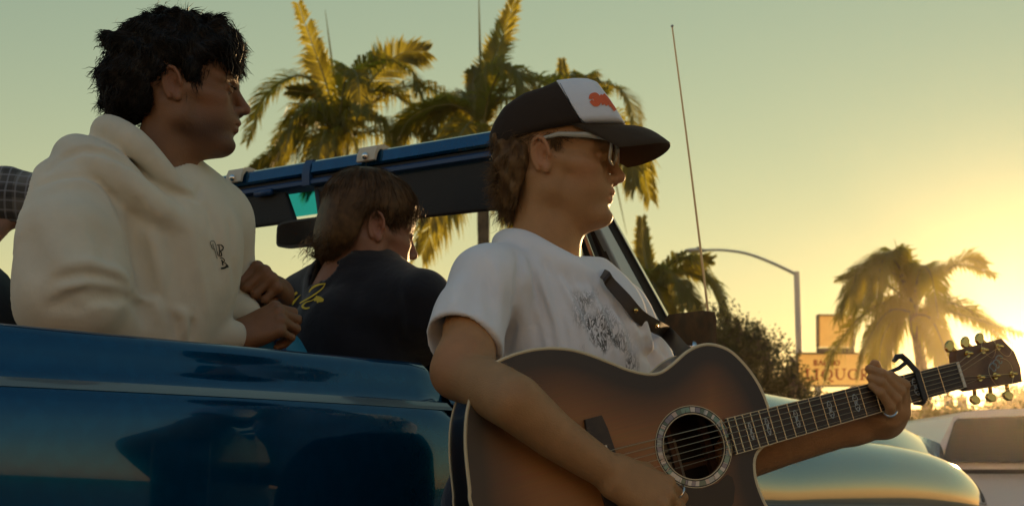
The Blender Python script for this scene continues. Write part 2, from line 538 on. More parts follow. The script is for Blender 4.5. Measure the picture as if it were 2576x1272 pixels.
def foot(c): return np.array((c[0], c[1], -.01))
YA = 34.
def FR(lst, Y): return [P(u, v, Y + dy) for (u, v, dy) in lst]
rngp = np.random.default_rng(5)
cA = P(850, 345, YA)
palm(foot(cA), cA, [
    FR([(850, 335, 0), (822, 215, .1), (792, 130, .2), (750, 10, .3)], YA),
    dict(pts=FR([(855, 330, 0), (890, 200, -.3), (950, 150, -.5), (1035, 180, -.8), (1050, 230, -1)], YA), droop=.9),
    dict(pts=FR([(860, 330, 0), (930, 210, .5), (1000, 140, .8), (1075, 130, 1.0)], YA), droop=.2, leaf=.75),
    dict(pts=FR([(855, 340, 0), (950, 250, .2), (1050, 215, .4), (1150, 260, .5), (1190, 330, .6)], YA), droop=1.2, leaf=.8),
    dict(pts=FR([(845, 340, 0), (780, 260, .4), (735, 330, .6), (700, 400, .6)], YA), droop=1.1, leaf=.75),
    dict(pts=FR([(845, 340, 0), (800, 280, -.5), (745, 300, -.8), (715, 380, -1)], YA), droop=1.1, leaf=.7),
    dict(pts=FR([(840, 345, 0), (800, 240, .4), (770, 232, .4), (725, 228, .3)], YA), droop=.3, leaf=.4),
    dict(pts=FR([(840, 350, 0), (760, 350, .3), (690, 390, .3), (625, 430, .3)], YA), droop=1.0, leaf=.7),
    dict(pts=FR([(850, 350, 0), (900, 300, -.4), (960, 300, -.8), (1000, 380, -1)], YA), droop=1.2, leaf=.8),
    dict(pts=FR([(850, 350, 0), (880, 330, -.8), (900, 400, -1.4), (900, 480, -1.6)], YA), droop=1.0, leaf=.7),
    dict(pts=FR([(850, 350, 0), (820, 330, -.8), (800, 400, -1.2), (790, 480, -1.3)], YA), droop=1.0, leaf=.7),
    dict(pts=FR([(855, 345, 0), (960, 330, .4), (1060, 340, .6), (1130, 420, .6)], YA), droop=1.1, leaf=.8),
], 'leftmost palm with drooping fronds rising behind the blue windshield frame', rngp, spear=[P(848, 330, YA), P(838, 180, YA), P(818, 25, YA)], extra=5)
YB = 33.
cB = P(1213, 330, YB)
palm(foot(cB), cB, [
    dict(pts=FR([(1213, 320, 0), (1222, 210, .2), (1258, 110, .3), (1298, -5, .4)], YB), droop=.35, spread=.8),
    dict(pts=FR([(1213, 325, 0), (1235, 230, -.4), (1270, 170, -.8), (1310, 190, -1.2), (1325, 270, -1.4)], YB), droop=1.1, leaf=.8),
    dict(pts=FR([(1213, 325, 0), (1250, 260, .5), (1310, 250, .9), (1370, 330, 1.2)], YB), droop=1.1, leaf=.8),
    dict(pts=FR([(1213, 325, 0), (1180, 260, .4), (1130, 260, .6), (1070, 330, .6)], YB), droop=1.2, leaf=.85),
    dict(pts=FR([(1213, 325, 0), (1190, 220, 0), (1195, 190, 0), (1185, 175, 0)], YB), droop=.3, leaf=.3),
    dict(pts=FR([(1213, 330, 0), (1180, 310, -.8), (1140, 380, -1.4), (1110, 480, -1.6), (1080, 560, -1.7)], YB), droop=1.1, leaf=.8),
    dict(pts=FR([(1213, 330, 0), (1250, 320, -.8), (1290, 420, -1.2), (1300, 540, -1.4)], YB), droop=1.1, leaf=.8),
    dict(pts=FR([(1213, 335, 0), (1150, 420, .4), (1110, 520, .5), (1060, 640, .5)], YB), droop=.9, leaf=.8),
    dict(pts=FR([(1213, 335, 0), (1260, 400, .4), (1300, 500, .5), (1330, 600, .5)], YB), droop=.9, leaf=.8),
], 'palm with one upright frond standing behind the white capped guitarist', rngp, spear=[P(1212, 300, YB), P(1207, 120, YB), P(1204, -40, YB)], extra=5)
YC = 30.
cC = P(1650, 760, YC)
cX = P(1470, 330, 38.)
palm(foot(cX), cX, [
    dict(pts=FR([(1470, 325, 0), (1440, 260, .2), (1420, 200, .3), (1414, 150, .4)], 38.), droop=.3, leaf=.3),
    dict(pts=FR([(1470, 325, 0), (1530, 300, .2), (1600, 380, .3), (1635, 500, .4)], 38.), droop=.9, leaf=.75),
    dict(pts=FR([(1470, 325, 0), (1520, 320, -.4), (1580, 400, -.6), (1600, 470, -.8)], 38.), droop=.9, leaf=.7),
], 'palm mostly hidden behind the cap with a frond tip showing past the brim', rngp, spear=[P(1470, 320, 38.), P(1540, 420, 38.), P(1577, 590, 38.)], extra=3)
palm(foot(cC), cC, [
    dict(pts=FR([(1650, 755, 0), (1632, 690, .2), (1618, 620, .3), (1615, 548, .4)], YC), droop=.25, leaf=.30),
    dict(pts=FR([(1650, 755, 0), (1680, 670, -.3), (1740, 650, -.5), (1800, 720, -.7), (1815, 790, -.7)], YC), droop=.9, leaf=.55),
    dict(pts=FR([(1650, 755, 0), (1690, 690, .3), (1740, 665, .5), (1790, 655, .6)], YC), droop=.3, leaf=.45),
    dict(pts=FR([(1650, 757, 0), (1690, 710, -.5), (1730, 730, -.9), (1750, 800, -1)], YC), droop=1.1, leaf=.6),
    dict(pts=FR([(1650, 757, 0), (1640, 710, -.5), (1660, 740, -.9), (1690, 800, -1)], YC), droop=1.1, leaf=.6),
], 'small palm crown beside the windshield pillar above the side mirror', rngp, extra=4, leaf=.5, fl=1.5, trunk_r=.13)
YD = 36.
cD = P(2300, 790, YD)
palm(foot(P(2345, 1060, YD)), cD, [
    dict(pts=FR([(2300, 780, 0), (2310, 700, .2), (2345, 690, .3), (2420, 665, .4), (2500, 690, .4)], YD), droop=.6, leaf=.55),
    dict(pts=FR([(2300, 780, 0), (2330, 730, .2), (2370, 690, .3), (2430, 650, .4), (2480, 665, .4)], YD), droop=.3, leaf=.5),
    dict(pts=FR([(2300, 780, 0), (2270, 700, -.2), (2200, 680, -.4), (2140, 720, -.6), (2110, 800, -.6)], YD), droop=1.0, leaf=.7),
    dict(pts=FR([(2300, 780, 0), (2240, 720, .4), (2170, 690, .6), (2110, 700, .7)], YD), droop=.5, leaf=.5),
    dict(pts=FR([(2300, 785, 0), (2230, 760, -.3), (2160, 800, -.5), (2100, 880, -.6), (2080, 940, -.6)], YD), droop=1.0, leaf=.7),
    dict(pts=FR([(2300, 785, 0), (2240, 780, -.6), (2190, 840, -1), (2160, 930, -1.2)], YD), droop=1.0, leaf=.7),
    dict(pts=FR([(2300, 785, 0), (2370, 760, .2), (2440, 780, .4), (2520, 850, .5)], YD), droop=.8, leaf=.7),
    dict(pts=FR([(2300, 785, 0), (2370, 780, -.2), (2450, 800, -.4), (2570, 840, -.5)], YD), droop=.7, leaf=.6),
    dict(pts=FR([(2300, 790, 0), (2340, 800, -.6), (2370, 860, -1), (2390, 930, -1.2)], YD), droop=1.0, leaf=.6),
    dict(pts=FR([(2300, 785, 0), (2260, 790, .6), (2220, 850, 1), (2210, 940, 1.2)], YD), droop=1.0, leaf=.7),
], 'golden backlit palm on the right in front of the sunset behind the guitar neck', rngp, spear=[P(2298, 780, YD), P(2275, 690, YD), P(2250, 602, YD)], extra=5)
# ================================================================== THINGS BEHIND THE CAR
M_steel = mat('galvanised_steel', (.42, .40, .37), .5, .6)
M_dark = mat('dark_plastic', (.02, .02, .02), .5)
M_cream = mat('sign_cream', (.72, .60, .34), .55, var=(5, (.60, .48, .26), .4, .7))
def translucent(m, colr, w):
    nt = m.node_tree; b = nt.nodes['Principled BSDF']; o = nt.nodes['Material Output']
    t = nt.nodes.new('ShaderNodeBsdfTranslucent'); t.inputs[0].default_value = (*colr, 1); ms = nt.nodes.new('ShaderNodeMixShader'); ms.inputs[0].default_value = w
    nt.links.new(b.outputs[0], ms.inputs[1]); nt.links.new(t.outputs[0], ms.inputs[2]); nt.links.new(ms.outputs[0], o.inputs[0])
translucent(M_cream, (.95, .78, .42), .6)            # thin plastic panels let the low sun through
M_frame = mat('sign_frame', (.16, .10, .05), .6)
M_red = mat('sign_red', (.34, .02, .012), .55)
M_whitecar = mat('white_paint', (.62, .60, .58), .35, coat=.6)
M_rubber = mat('rubber', (.02, .02, .02), .8)
M_glassdark = mat('dark_glass', (.035, .03, .022), .18, spec=.6)
M_chrome = mat('chrome', (.75, .72, .68), .12, 1.0)

# street lamp
YL = 50.
lp = P(2004, 690, YL)
lamp = empty('street_lamp', (lp[0], lp[1], 0), 'tall curved-arm street lamp rising above the liquor sign', 'street lamp')
MB().tube([(lp[0], lp[1], 0), (lp[0], lp[1], 3), lp + (0, 0, .1)], [.16, .14, .10], 12).build('pole', M_steel, lamp, smooth=True)
arm = bez([P(2004, 690, YL), P(1940, 660, YL), P(1880, 638, YL), P(1820, 629, YL), P(1760, 629, YL)], 20)
MB().tube(arm, [.06 - .02 * i / 19 for i in range(20)], 8).build('arm', M_steel, lamp, smooth=True)
hd = MB().ball(P(1750, 630, YL), (.42, .17, .09), 14, 8).build('lamp_head', M_steel, lamp, smooth=True)
MB().tube([P(1756, 626, YL), P(1756, 621, YL)], .06, 8).build('photocell', M_dark, hd)

# liquor sign -------------------------------------------------------
YS = 48.
def sp(u, v, dy=0): return P(u, v, YS + dy)
sg = empty('shop_sign', (P(2100, 900, YS)[0], YS, 0), 'yellow liquor shop sign with red serif letters and a blank box on top', 'shop sign')
def signbox(u0, u1, v0, v1, name, m, dy0, dy1):
    a = [P(u0, v0, YS), P(u1, v0, YS), P(u1, v1, YS), P(u0, v1, YS)]
    ring = [q + (0, dy0, 0) for q in a]
    return MB().prism(ring, (0, dy1 - dy0, 0)).build(name, m, sg)
signbox(2009, 2200, 889, 968, 'sign_panel', M_cream, 0, .012)
signbox(2061, 2147, 793, 872, 'blank_panel', M_cream, .02, .032)
signbox(2058, 2150, 874, 886, 'neck_band', M_frame, .02, .33)
for a in ((2006, 2203, 886, 889), (2006, 2203, 968, 971), (2006, 2009, 889, 968), (2200, 2203, 889, 968)):
    signbox(*a, 'sign_frame', M_frame, -.04, .36)
for a in ((2058, 2150, 790, 793), (2058, 2061, 793, 872), (2147, 2150, 793, 872)):
    signbox(*a, 'box_frame', M_frame, -.04, .36)
for u in (2060, 2150):
    q = P(u, 971, YS)
    MB().tube([(q[0], YS + .18, 0), (q[0], YS + .18, q[2] - .02)], .12, 10).build('post', M_steel, sg, smooth=True)
def letter(strokes, w=3.2):
    mb = MB()
    for st in strokes:
        if len(st) == 5 and st[4] == 'arc': pass
        pts = [P(u, v, YS) - (0, .05, 0) for u, v in st[0]] if isinstance(st[0], list) else None
        ww = st[1]
        A = []; B = []
        for i, p in enumerate(pts):
            t = unit(pts[min(i + 1, len(pts) - 1)] - pts[max(i - 1, 0)])
            n = np.array((-t[2], 0, t[0])) * (ww[i] if isinstance(ww, list) else ww) * .5 * YS / F
            A.append(p + n); B.append(p - n)
        mb.prism(A + B[::-1], (0, .03, 0))
    return mb
def ser(u, v, w): return ([(u - w, v), (u + w, v)], 2.2)
def oval(cu, cv, ru, rv, w1, w2, a0=0, a1=360):
    n = 22; pts = []; ww = []
    for i in range(n + 1):
        a = R(a0 + (a1 - a0) * i / n)
        pts.append((cu + ru * math.cos(a), cv + rv * math.sin(a))); ww.append(w2 + (w1 - w2) * abs(math.cos(a)))
    return (pts, ww)
y0, y1 = 928, 954
L1 = 'shop_letter'
letter([([(2031, y0), (2031, y1)], 5), ser(2031, y0, 6), ([(2025, y1), (2046, y1)], 2.6), ([(2045, y1), (2046, y1 - 8)], 2.5)]).build('letter', M_red, sg)
letter([([(2054, y0), (2054, y1)], 5), ser(2054, y0, 6), ser(2054, y1, 6)]).build('letter', M_red, sg)
letter([oval(2080, 941, 12, 12.5, 5, 2), ([(2082, 951), (2088, 957), (2096, 959)], 3.4)]).build('letter', M_red, sg)
letter([([(2104, y0), (2104, 945), (2108, 952), (2114, 954), (2120, 951), (2123, 944), (2123, y0)], [5, 5, 4, 3, 2.5, 2.2, 2.2]), ser(2104, y0, 6), ser(2123, y0, 5)]).build('letter', M_red, sg)
letter([oval(2146, 941, 12, 12.5, 5, 2)]).build('letter', M_red, sg)
letter([([(2168, y0), (2168, y1)], 5), ser(2168, y1, 6), oval(2170, 935, 9, 7, 4, 2.2, -90, 90), ([(2172, 942), (2184, y1)], 4.5)]).build('letter', M_red, sg)
# small upper words: BAL BO
def small(u, ch):
    a, b, m = 905, 919, 912
    d = {'B': [([(u, a), (u, b)], 3.4), oval(u + 1, a + 3.5, 6, 3.3, 3, 2, -90, 90), oval(u + 1, b - 3.5, 6.5, 3.3, 3, 2, -90, 90)],
         'A': [([(u - 1, b), (u + 4, a)], 2.6), ([(u + 4, a), (u + 9, b)], 3.2), ([(u + 1, m + 2), (u + 7, m + 2)], 2)],
         'L': [([(u, a), (u, b)], 3.4), ([(u, b - 1), (u + 7, b - 1)], 2.4)],
         'O': [oval(u + 4, m, 5, 6.5, 3, 2)]}[ch]
    letter(d).build('letter', M_red, sg)
for u, ch in ((2048, 'B'), (2060, 'A'), (2073, 'L'), (2090, 'B'), (2101, 'O')): small(u, ch)

# white parked SUV -------------------------------------------------
YW = 11.
def W(u, v, dy=0): return P(u, v, YW + dy)
su = empty('parked_suv', (P(2900, 1200, YW)[0], YW + .9, 0), 'white parked SUV with dark windows at the right edge', 'car')
x0 = W(2352, 1140)[0]; x1 = x0 + 4.5
def zz(v): return W(2450, v)[2]
def suv_side(y, ins):
    P0 = [(x0 - .9, .35), (x0 - .95, .75), (x0 - .85, 1.05), (x0 - .05, zz(1166)), (x0 + .02, zz(1135)), (x0 + .19, zz(1046)), (x0 + .26, zz(1034)), (x0 + .45, zz(1028)), (x0 + 1.2, zz(1020)),
          (x0 + 2.6, zz(1021)), (x0 + 3.4, zz(1035)), (x1 - .35, zz(1166)), (x1 - .05, 1.05), (x1, .75), (x1 - .05, .35)]
    out = []
    for x, z in P0:
        k = max(0., (z - 1.1) / .6)
        out.append((x, y + (ins * k), z))
    return out
A = suv_side(YW, .16); B = suv_side(YW + 1.85, -.16)
MB().loft([A, B], closed=True, caps=True).build('body', M_whitecar, su, smooth=True, angle=R(25))
def pane(pts, name, m, mbx=None):
    return MB().prism(pts, (0, .02, 0)).build(name, m, su)
def sy(z): return YW + .16 * max(0., (z - 1.1) / .6) - .012
def wp(u, v):
    x = W(u, v)[0]; z = zz(v); return np.array((x, sy(z), z))
pane([wp(2374, 1160), wp(2386, 1120), wp(2410, 1060), wp(2420, 1050), wp(2600, 1043), wp(2640, 1060), wp(2640, 1160)], 'window', M_glassdark)
pane([wp(2655, 1160), wp(2655, 1060), wp(2670, 1046), wp(3060, 1046), wp(3060, 1160)], 'window', M_glassdark)
pane([wp(3080, 1160), wp(3080, 1048), wp(3260, 1052), wp(3330, 1070), wp(3420, 1160)], 'window', M_glassdark)
MB().box((x0 + 2, YW - .012, zz(1185)), (4.6, .02, .035)).build('side_moulding', M_dark, su)
for xx in (x0 - .1, x0 + 3.2):
    for yy in (YW + .13, YW + 1.72):
        w = MB().tube([(xx, yy - .11, .36), (xx, yy + .11, .36)], .36, 22).build('tyre', M_rubber, su, smooth=True)
        MB().tube([(xx, yy - .116, .36), (xx, yy + .116, .36)], .22, 16).build('rim', M_steel, w)
MB().box((x0 + 1.9, YW + .10, zz(1180)), (.18, .03, .035)).build('door_handle', M_dark, su)

# far low shop building and dark trees at the right --------------------------
M_wall = mat('stucco', (.42, .33, .22), .9, var=(2, (.36, .27, .18), .4, .6))
bld = empty('shop_building', (P(2350, 1100, 58.)[0], 58., 0), 'pale low shop building far behind the white SUV', 'building')
bx = P(2350, 1045, 58.)
MB().box((bx[0] + 6, 62, bx[2] / 2), (22, 8, bx[2])).build('wall', M_wall, bld)
rf_ = MB().box((bx[0] + 6, 61.9, bx[2] + .12), (22.6, 8.6, .24)).build('roof_edge', M_frame, bld)
for i in range(5):
    q = bx[0] - 3 + i * 4
    wi = MB().box((q, 57.97, 1.35), (2.6, .06, 1.5)).build('window', M_glassdark, bld)
    MB().box((q, 57.93, .55), (2.8, .1, .1)).build('sill', M_frame, wi)

M_bush = leaf_mat('bush_leaf', (.035, .045, .012), (.06, .06, .018), (.10, .085, .012))
M_bark = mat('bark', (.09, .065, .045), .9, bump=(30, .6, .02))
def leafy(name, label, cat, foot_, blobs, n, leafsz, seed, group=None, stems=None):
    """blobs: (centre, radii); leaves spread through the volume of the blobs, more near the skin"""
    root = empty(name, foot_, label, cat, group)
    rng = np.random.default_rng(seed); V = []; Q = []
    vol = np.array([b[1][0] * b[1][1] * b[1][2] for b in blobs]); vol = vol ** .67 / (vol ** .67).sum()
    cl = []
    for b, f in zip(blobs, vol):
        m = max(4, int(n * f / 14))
        for _ in range(m):
            d = unit(rng.normal(size=3)); r = rng.uniform(.55, 1.08)
            c = np.asarray(b[0]) + d * np.asarray(b[1]) * r
            cl.append((c, d))
    for c, d in cl:
        for _ in range(14):
            p = c + rng.normal(size=3) * leafsz * 1.6
            a = unit(rng.normal(size=3) + d * .7 + np.array((0, 0, .3))); s = unit(np.cross(a, rng.normal(size=3)))
            l = leafsz * rng.uniform(.6, 1.3); k = len(V)
            V += [p, p + a * l * .5 + s * l * .28, p + a * l, p + a * l * .5 - s * l * .28]
            Q.append((k, k + 1, k + 2, k + 3))
    o = mobj('crown', fast_mesh('crown', V, np.array(Q), False), M_bush, root)
    o['kind'] = 'stuff'
    tb = MB()
    for b in blobs:
        c = np.asarray(b[0]); f = np.asarray(foot_, float)
        tb.tube(bez([f, f * .6 + c * .4 + rng.normal(size=3) * .08, c + (0, 0, b[1][2] * .5)], 8), [.09 * (1 - i / 9.5) for i in range(8)], 6)
    tb.build('trunk', M_bark, root, smooth=True)
    return root
YH = 21.
bl = []
for u, v, r in ((1800, 900, .75), (1840, 930, .7), (1890, 950, .62), (1930, 985, .55), (1975, 1005, .42), (1780, 980, .9), (1860, 1030, .8), (1930, 1070, .7), (1990, 1060, .4), (2050, 1030, .32), (1740, 930, .8), (1790, 1110, .8), (1870, 1130, .7), (1940, 1150, .6), (1830, 1190, .5), (1910, 1195, .45)):
    bl.append((P(u, v, YH + random.Random(u).uniform(-.5, .5)), (r, r * .9, r)))
leafy('hedge_bush', 'dark overgrown bush sloping down between the side mirror and the liquor sign', 'bush', (P(1860, 1200, YH)[0], YH, 0), bl, 44000, .06, 3)
rr = random.Random(8)
for i, (u, v) in enumerate(((1828, 812), (1846, 806), (1898, 846), (1912, 838), (1935, 862), (1988, 905), (1995, 935), (1870, 850))):
    b = [(P(u, v + 4, YH), (.07, .07, .16)), (P(u + rr.uniform(-6, 6), v + 25, YH), (.05, .05, .14))]
    leafy('shoot', ['tallest pair of leafy shoots above the dark bush', 'leafy shoot next to the tallest one above the dark bush', 'leafy shoot halfway down the slope of the bush', 'forked leafy shoot halfway down the slope of the bush', 'small leafy shoot on the bush left of the lamp pole', 'leafy shoot hanging just left of the liquor sign', 'ragged leafy twig at the left edge of the liquor sign', 'short leafy shoot between the taller shoots on the bush'][i], 'shoot', P(u, v + 60, YH), b, 260, .05, 40 + i, 'shoots on the bush')
tr = []
for u, v, r in ((2560, 1025, .8), (2610, 1025, .8), (2680, 1030, .8), (2520, 1045, .6), (2640, 1070, .9), (2740, 1030, .8)):
    tr.append((P(u, v, 45.), (r, r, r * .8)))
leafy('dark_tree', 'dark tree mass behind the guitar headstock at the right edge', 'tree', (P(2640, 1200, 45.)[0], 45, 0), tr, 12000, .12, 9)
bb = []
for u, v, r in ((2380, 1085, .5), (2335, 1105, .35), (2420, 1100, .5)):
    bb.append((P(u, v, 24.), (r, r, r * .8)))
leafy('low_shrub', 'low dark shrub at the foot of the right palm behind the fender', 'shrub', (P(2380, 1200, 24.)[0], 24, 0), bb, 4000, .09, 10)

# overhead line with hanging signal boxes
YU = 52.
wire = bez([P(2180, 985, YU), P(2290, 1000, YU), P(2400, 1012, YU), P(2500, 1028, YU), P(2700, 1050, YU)], 24)
ow = empty('overhead_wire', wire[0], 'sagging overhead street wire below the guitar headstock', 'wire')
MB().tube(wire, .03, 5).build('cable', M_dark, ow)
MB().tube([wire[0] * (1, 1, 0), wire[0]], .09, 8).build('pole', M_bark, ow)
MB().tube([wire[-1] * (1, 1, 0), wire[-1]], .09, 8).build('pole', M_bark, ow)
for i, u in enumerate((2385, 2420)):
    q = P(u, 1006 + 4 * i, YU - .02)
    t = empty('traffic_signal', q, ['traffic signal hanging on the wire just right of the palm trunk', 'second traffic signal on the wire further from the palm trunk'][i], 'traffic signal', 'signals on the wire')
    MB().box(q + (0, 0, -.02), (.30, .25, .42)).build('housing', M_dark, t)
    MB().box(q + (0, 0, .24), (.10, .10, .12)).build('hanger', M_dark, t)
# ================================================================== ADDED SHOP (unseen behind the viewer, gives warm fill, mirrored in the paint)
M_fill_stucco = mat('fill_shop_stucco', (.62, .52, .40), .9, var=(1.2, (.55, .45, .34), .4, .65), bump=(60, .4, .01))
sh = empty('fill_light_shop', (2, -16, 0), 'added stucco shop behind the viewer throwing back warm fill light', 'building')
MB().box((2, -19, 2.6), (46, 6, 5.2)).build('wall', M_fill_stucco, sh)  # wall of the added fill-light shop
MB().box((2, -15.8, 5.35), (46.6, 6.8, .3)).build('roof_edge', M_frame, sh)
for i in range(7):
    x = -17 + i * 6.2
    w_ = MB().box((x, -15.97, 1.5), (3.4, .08, 2.0)).build('fill_shop_window', M_glassdark, sh)
    MB().box((x, -15.92, .42), (3.6, .2, .1)).build('sill', M_pave, w_)
for i in range(2): MB().box((-13.9 + i * 18.6, -15.96, 1.1), (1.1, .08, 2.2)).build('door', M_frame, sh)  # doors of the added fill-light shop
# ================================================================== THE BLUE CONVERTIBLE
M_blue = mat('blue_car_paint', (.001, .060, .140), .14, .6, coat=.7, coat_rough=.02, spec=0., var=(40, (.001, .068, .155), .45, .6))
M_front = mat('brightened_front_paint', (.02, .085, .15), .10, .75, coat=1., coat_rough=.015, spec=0.)  # the same blue paint, lightened and made shinier for bright fender reflections
M_front.node_tree.nodes['Principled BSDF'].inputs['Coat IOR'].default_value = 2.3
M_bluein = mat('blue_interior_paint', (.008, .045, .13), .45)
M_vinyl = mat('blue_seat_vinyl', (.03, .20, .30), .42, bump=(300, .15, .002))
M_piping = mat('navy_piping', (.006, .03, .09), .4)
M_blackpad = mat('black_padding', (.012, .011, .010), .7, bump=(200, .3, .003))
M_clip = mat('cream_plastic', (.55, .48, .36), .4)
M_brown = mat('painted_mirror_reflection', (.085, .038, .018), .5, spec=.2, var=(30, (.04, .02, .012), .4, .6))  # brown reflection in the mirror glass painted as its own colour
M_greyp = mat('blue_grey_metal', (.45, .52, .55), .35, .2)
def glass_mat(name, c, tintw):
    m = bpy.data.materials.new(name); m.use_nodes = True; nt = m.node_tree; nt.nodes.clear()
    o = nt.nodes.new('ShaderNodeOutputMaterial'); t = nt.nodes.new('ShaderNodeBsdfTransparent'); g = nt.nodes.new('ShaderNodeBsdfGlossy')
    t.inputs[0].default_value = (*c, 1); g.inputs['Roughness'].default_value = .02
    ms = nt.nodes.new('ShaderNodeMixShader'); ms.inputs[0].default_value = .025
    nt.links.new(t.outputs[0], ms.inputs[1]); nt.links.new(g.outputs[0], ms.inputs[2]); nt.links.new(ms.outputs[0], o.inputs[0])
    return m
M_glass = glass_mat('windshield_glass', (.985, .985, .97), 0)
M_tint = glass_mat('tinted_glass', (.03, .42, .55), 0)

CK = .92                                  # overall size of the car
BZ = 1 + .25 * CK
cO = Pz(0, 820, BZ); cB_ = Pz(1090, 920, BZ)
cL = unit((cB_ - cO) * (1, 1, 0)); cI = np.array((-cL[1], cL[0], 0))
def C(s, t, z): return np.array((cO[0], cO[1], 0)) + cL * s * CK + cI * t * CK + np.array((0, 0, 1 + (z - 1) * CK if z > .5 else z * (1 - .5 * CK) / .5))
def Ct(u, v, t):                          # seen at (u, v), lying t metres inside the near flank
    r = ray(u, v); o = np.array((0, 0, CAMZ)); p0 = C(0, t, 0)
    k = ((p0 - o * (1, 1, 0)) @ cI) / (r @ cI)
    return o + r * k
def S_of(p): return float((np.asarray(p) - C(0, 0, 0)) @ cL) / CK
car = empty('convertible_car', C(1.5, .85, 0), 'glossy blue open-top car with chrome windshield frame carrying the group', 'car')
SD = S_of(cB_) + .02                      # door gap

PROF = [(.06, 1.18), (.058, 1.235), (.048, 1.252), (.03, 1.258), (.014, 1.256), (.003, 1.249), (-.005, 1.236), (-.010, 1.215), (-.014, 1.195), (-.020, 1.180), (-.030, 1.168),
        (-.043, 1.158), (-.054, 1.146), (-.060, 1.130), (-.064, 1.105), (-.067, 1.06), (-.068, 1.0), (-.066, .93), (-.062, .85), (-.05, .70), (-.03, .55), (.02, .42), (.10, .40)]
def panel(s0, s1, n, name, parent, endr=True, far=False, m=None):
    rings = []
    for i in range(n + 1):
        s = s0 + (s1 - s0) * i / n
        dz = 0.
        if endr:
            e = s1 - s
            if e < .05: dz = -.03 * (1 - e / .05) ** 2.2
        ring = []
        for k, (t, z) in enumerate(PROF):
            zz_ = z + dz * max(0, min(1, (z - 1.0) / .2)) + .004 * math.sin(s * 2.2) * (1 if z < 1.2 else 0)
            tt = t + (.004 * math.sin(s * 3.1 + z * 4))
            ring.append(C(s, (1.70 - tt) if far else tt, zz_))
        rings.append(ring)
    return MB().loft(rings, closed=False).build(name, m or M_blue, parent, smooth=True, angle=R(70))
panel(-1.5, SD, 60, 'rear_quarter', car)
panel(-1.5, SD, 30, 'rear_quarter', car, far=True)
d1 = panel(SD + .009, 1.98, 30, 'door', car, endr=False)
d2 = panel(SD + .009, 1.98, 20, 'door', car, endr=False, far=True)
for d, t in ((d1, -.085), (d2, 1.785)):
    MB().tube([C(SD + .12, t, 1.03), C(SD + .30, t, 1.03)], .012, 8).build('handle', M_chrome, d, smooth=True)
# bright reflection along the shoulder crease, painted on as a paler band
M_band = mat('painted_reflection', (.10, .125, .13), .3, coat=.8)
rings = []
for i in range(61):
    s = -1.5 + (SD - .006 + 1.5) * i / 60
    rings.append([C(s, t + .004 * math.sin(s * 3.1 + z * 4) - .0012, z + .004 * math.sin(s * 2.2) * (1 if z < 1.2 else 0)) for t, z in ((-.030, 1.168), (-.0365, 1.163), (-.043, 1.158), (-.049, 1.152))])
MB().loft(rings, closed=False).build('reflection_band', M_band, car, smooth=True, angle=R(70))
# tail, floor, inner walls
MB().raw([C(-1.5, .0, .42), C(-1.5, 1.7, .42), C(-1.5, 1.7, 1.22), C(-1.5, 0, 1.22)], [(0, 1, 2, 3)]).build('tail_panel', M_blue, car)
MB().box(C(.3, .85, .45), (3.4, 1.6, .04), (cL, cI, (0, 0, 1))).build('floor_pan', M_blackpad, car)
MB().box(C(.24, .075, .85), (3.4, .02, .72), (cL, cI, (0, 0, 1))).build('inner_panel', M_bluein, car)
MB().box(C(.24, 1.625, .85), (3.4, .02, .72), (cL, cI, (0, 0, 1))).build('inner_panel', M_bluein, car)
MB().box(C(1.98, .85, .95), (.12, 1.58, .62), (cL, cI, (0, 0, 1))).build('dashboard', M_bluein, car)

# front: fenders and bonnet ------------------------------------------------------
def lerp(tab, s):
    xs = [a for a, _ in tab]; ys = [b for _, b in tab]
    # smooth interpolation
    return float(np.interp(s, xs, ys))
ZC = [(2.1 + (a - 2.1) * (1.17 if a > 2.1 else 1), b) for a, b in [(1.9, 1.20), (2.1, 1.155), (2.3, 1.135), (2.6, 1.143), (2.9, 1.145), (3.2, 1.132), (3.45, 1.105), (3.65, 1.068), (3.82, 1.015), (3.94, .95), (4.02, .87), (4.06, .76), (4.07, .5)]]
ZH = [(2 + (a - 2) * (1.3 if a > 2 else 1), b) for a, b in [(1.9, 1.37), (2.5, 1.375), (3.0, 1.36), (3.6, 1.325), (4.0, 1.285), (4.25, 1.24), (4.38, 1.17), (4.44, 1.05), (4.46, .8)]]
def sm(tab, s):
    w = .08; return sum(lerp(tab, s + k * w) for k in (-1.5, -1, -.5, 0, .5, 1, 1.5)) / 7
def t_out(s): return -.062 + .30 * max(0, (s - 3.45) / 1.0) ** 2.4
fr_st = [1.985 + (4.40 - 1.985) * (i / 60) ** .9 for i in range(61)]
for far in (False, True):
    rings = []
    for s in fr_st:
        zc = sm(ZC, s); to = t_out(s); ring = []
        for a, z in ((.05, .42), (.01, .55), (0, .70), (-.004, .85), (-.004, .95)):
            ring.append((to + a, min(z, zc - .19)))
        for k in range(15):
            w = R(90) * k / 14
            ring.append((to + .15 - .154 * math.cos(w), zc - .16 + .16 * math.sin(w)))
        for k in range(1, 4):
            ring.append((to + .15 + (.37 - .15 - to) * k / 3.0, zc - .006 * (k / 3) ** 2))
        ring.append((.372, zc - .06))
        rings.append([C(s, (1.70 - t) if far else t, z) for t, z in ring])
    MB().loft(rings, closed=False).build('front_fender', M_front, car, smooth=True, angle=R(60))
rings = []
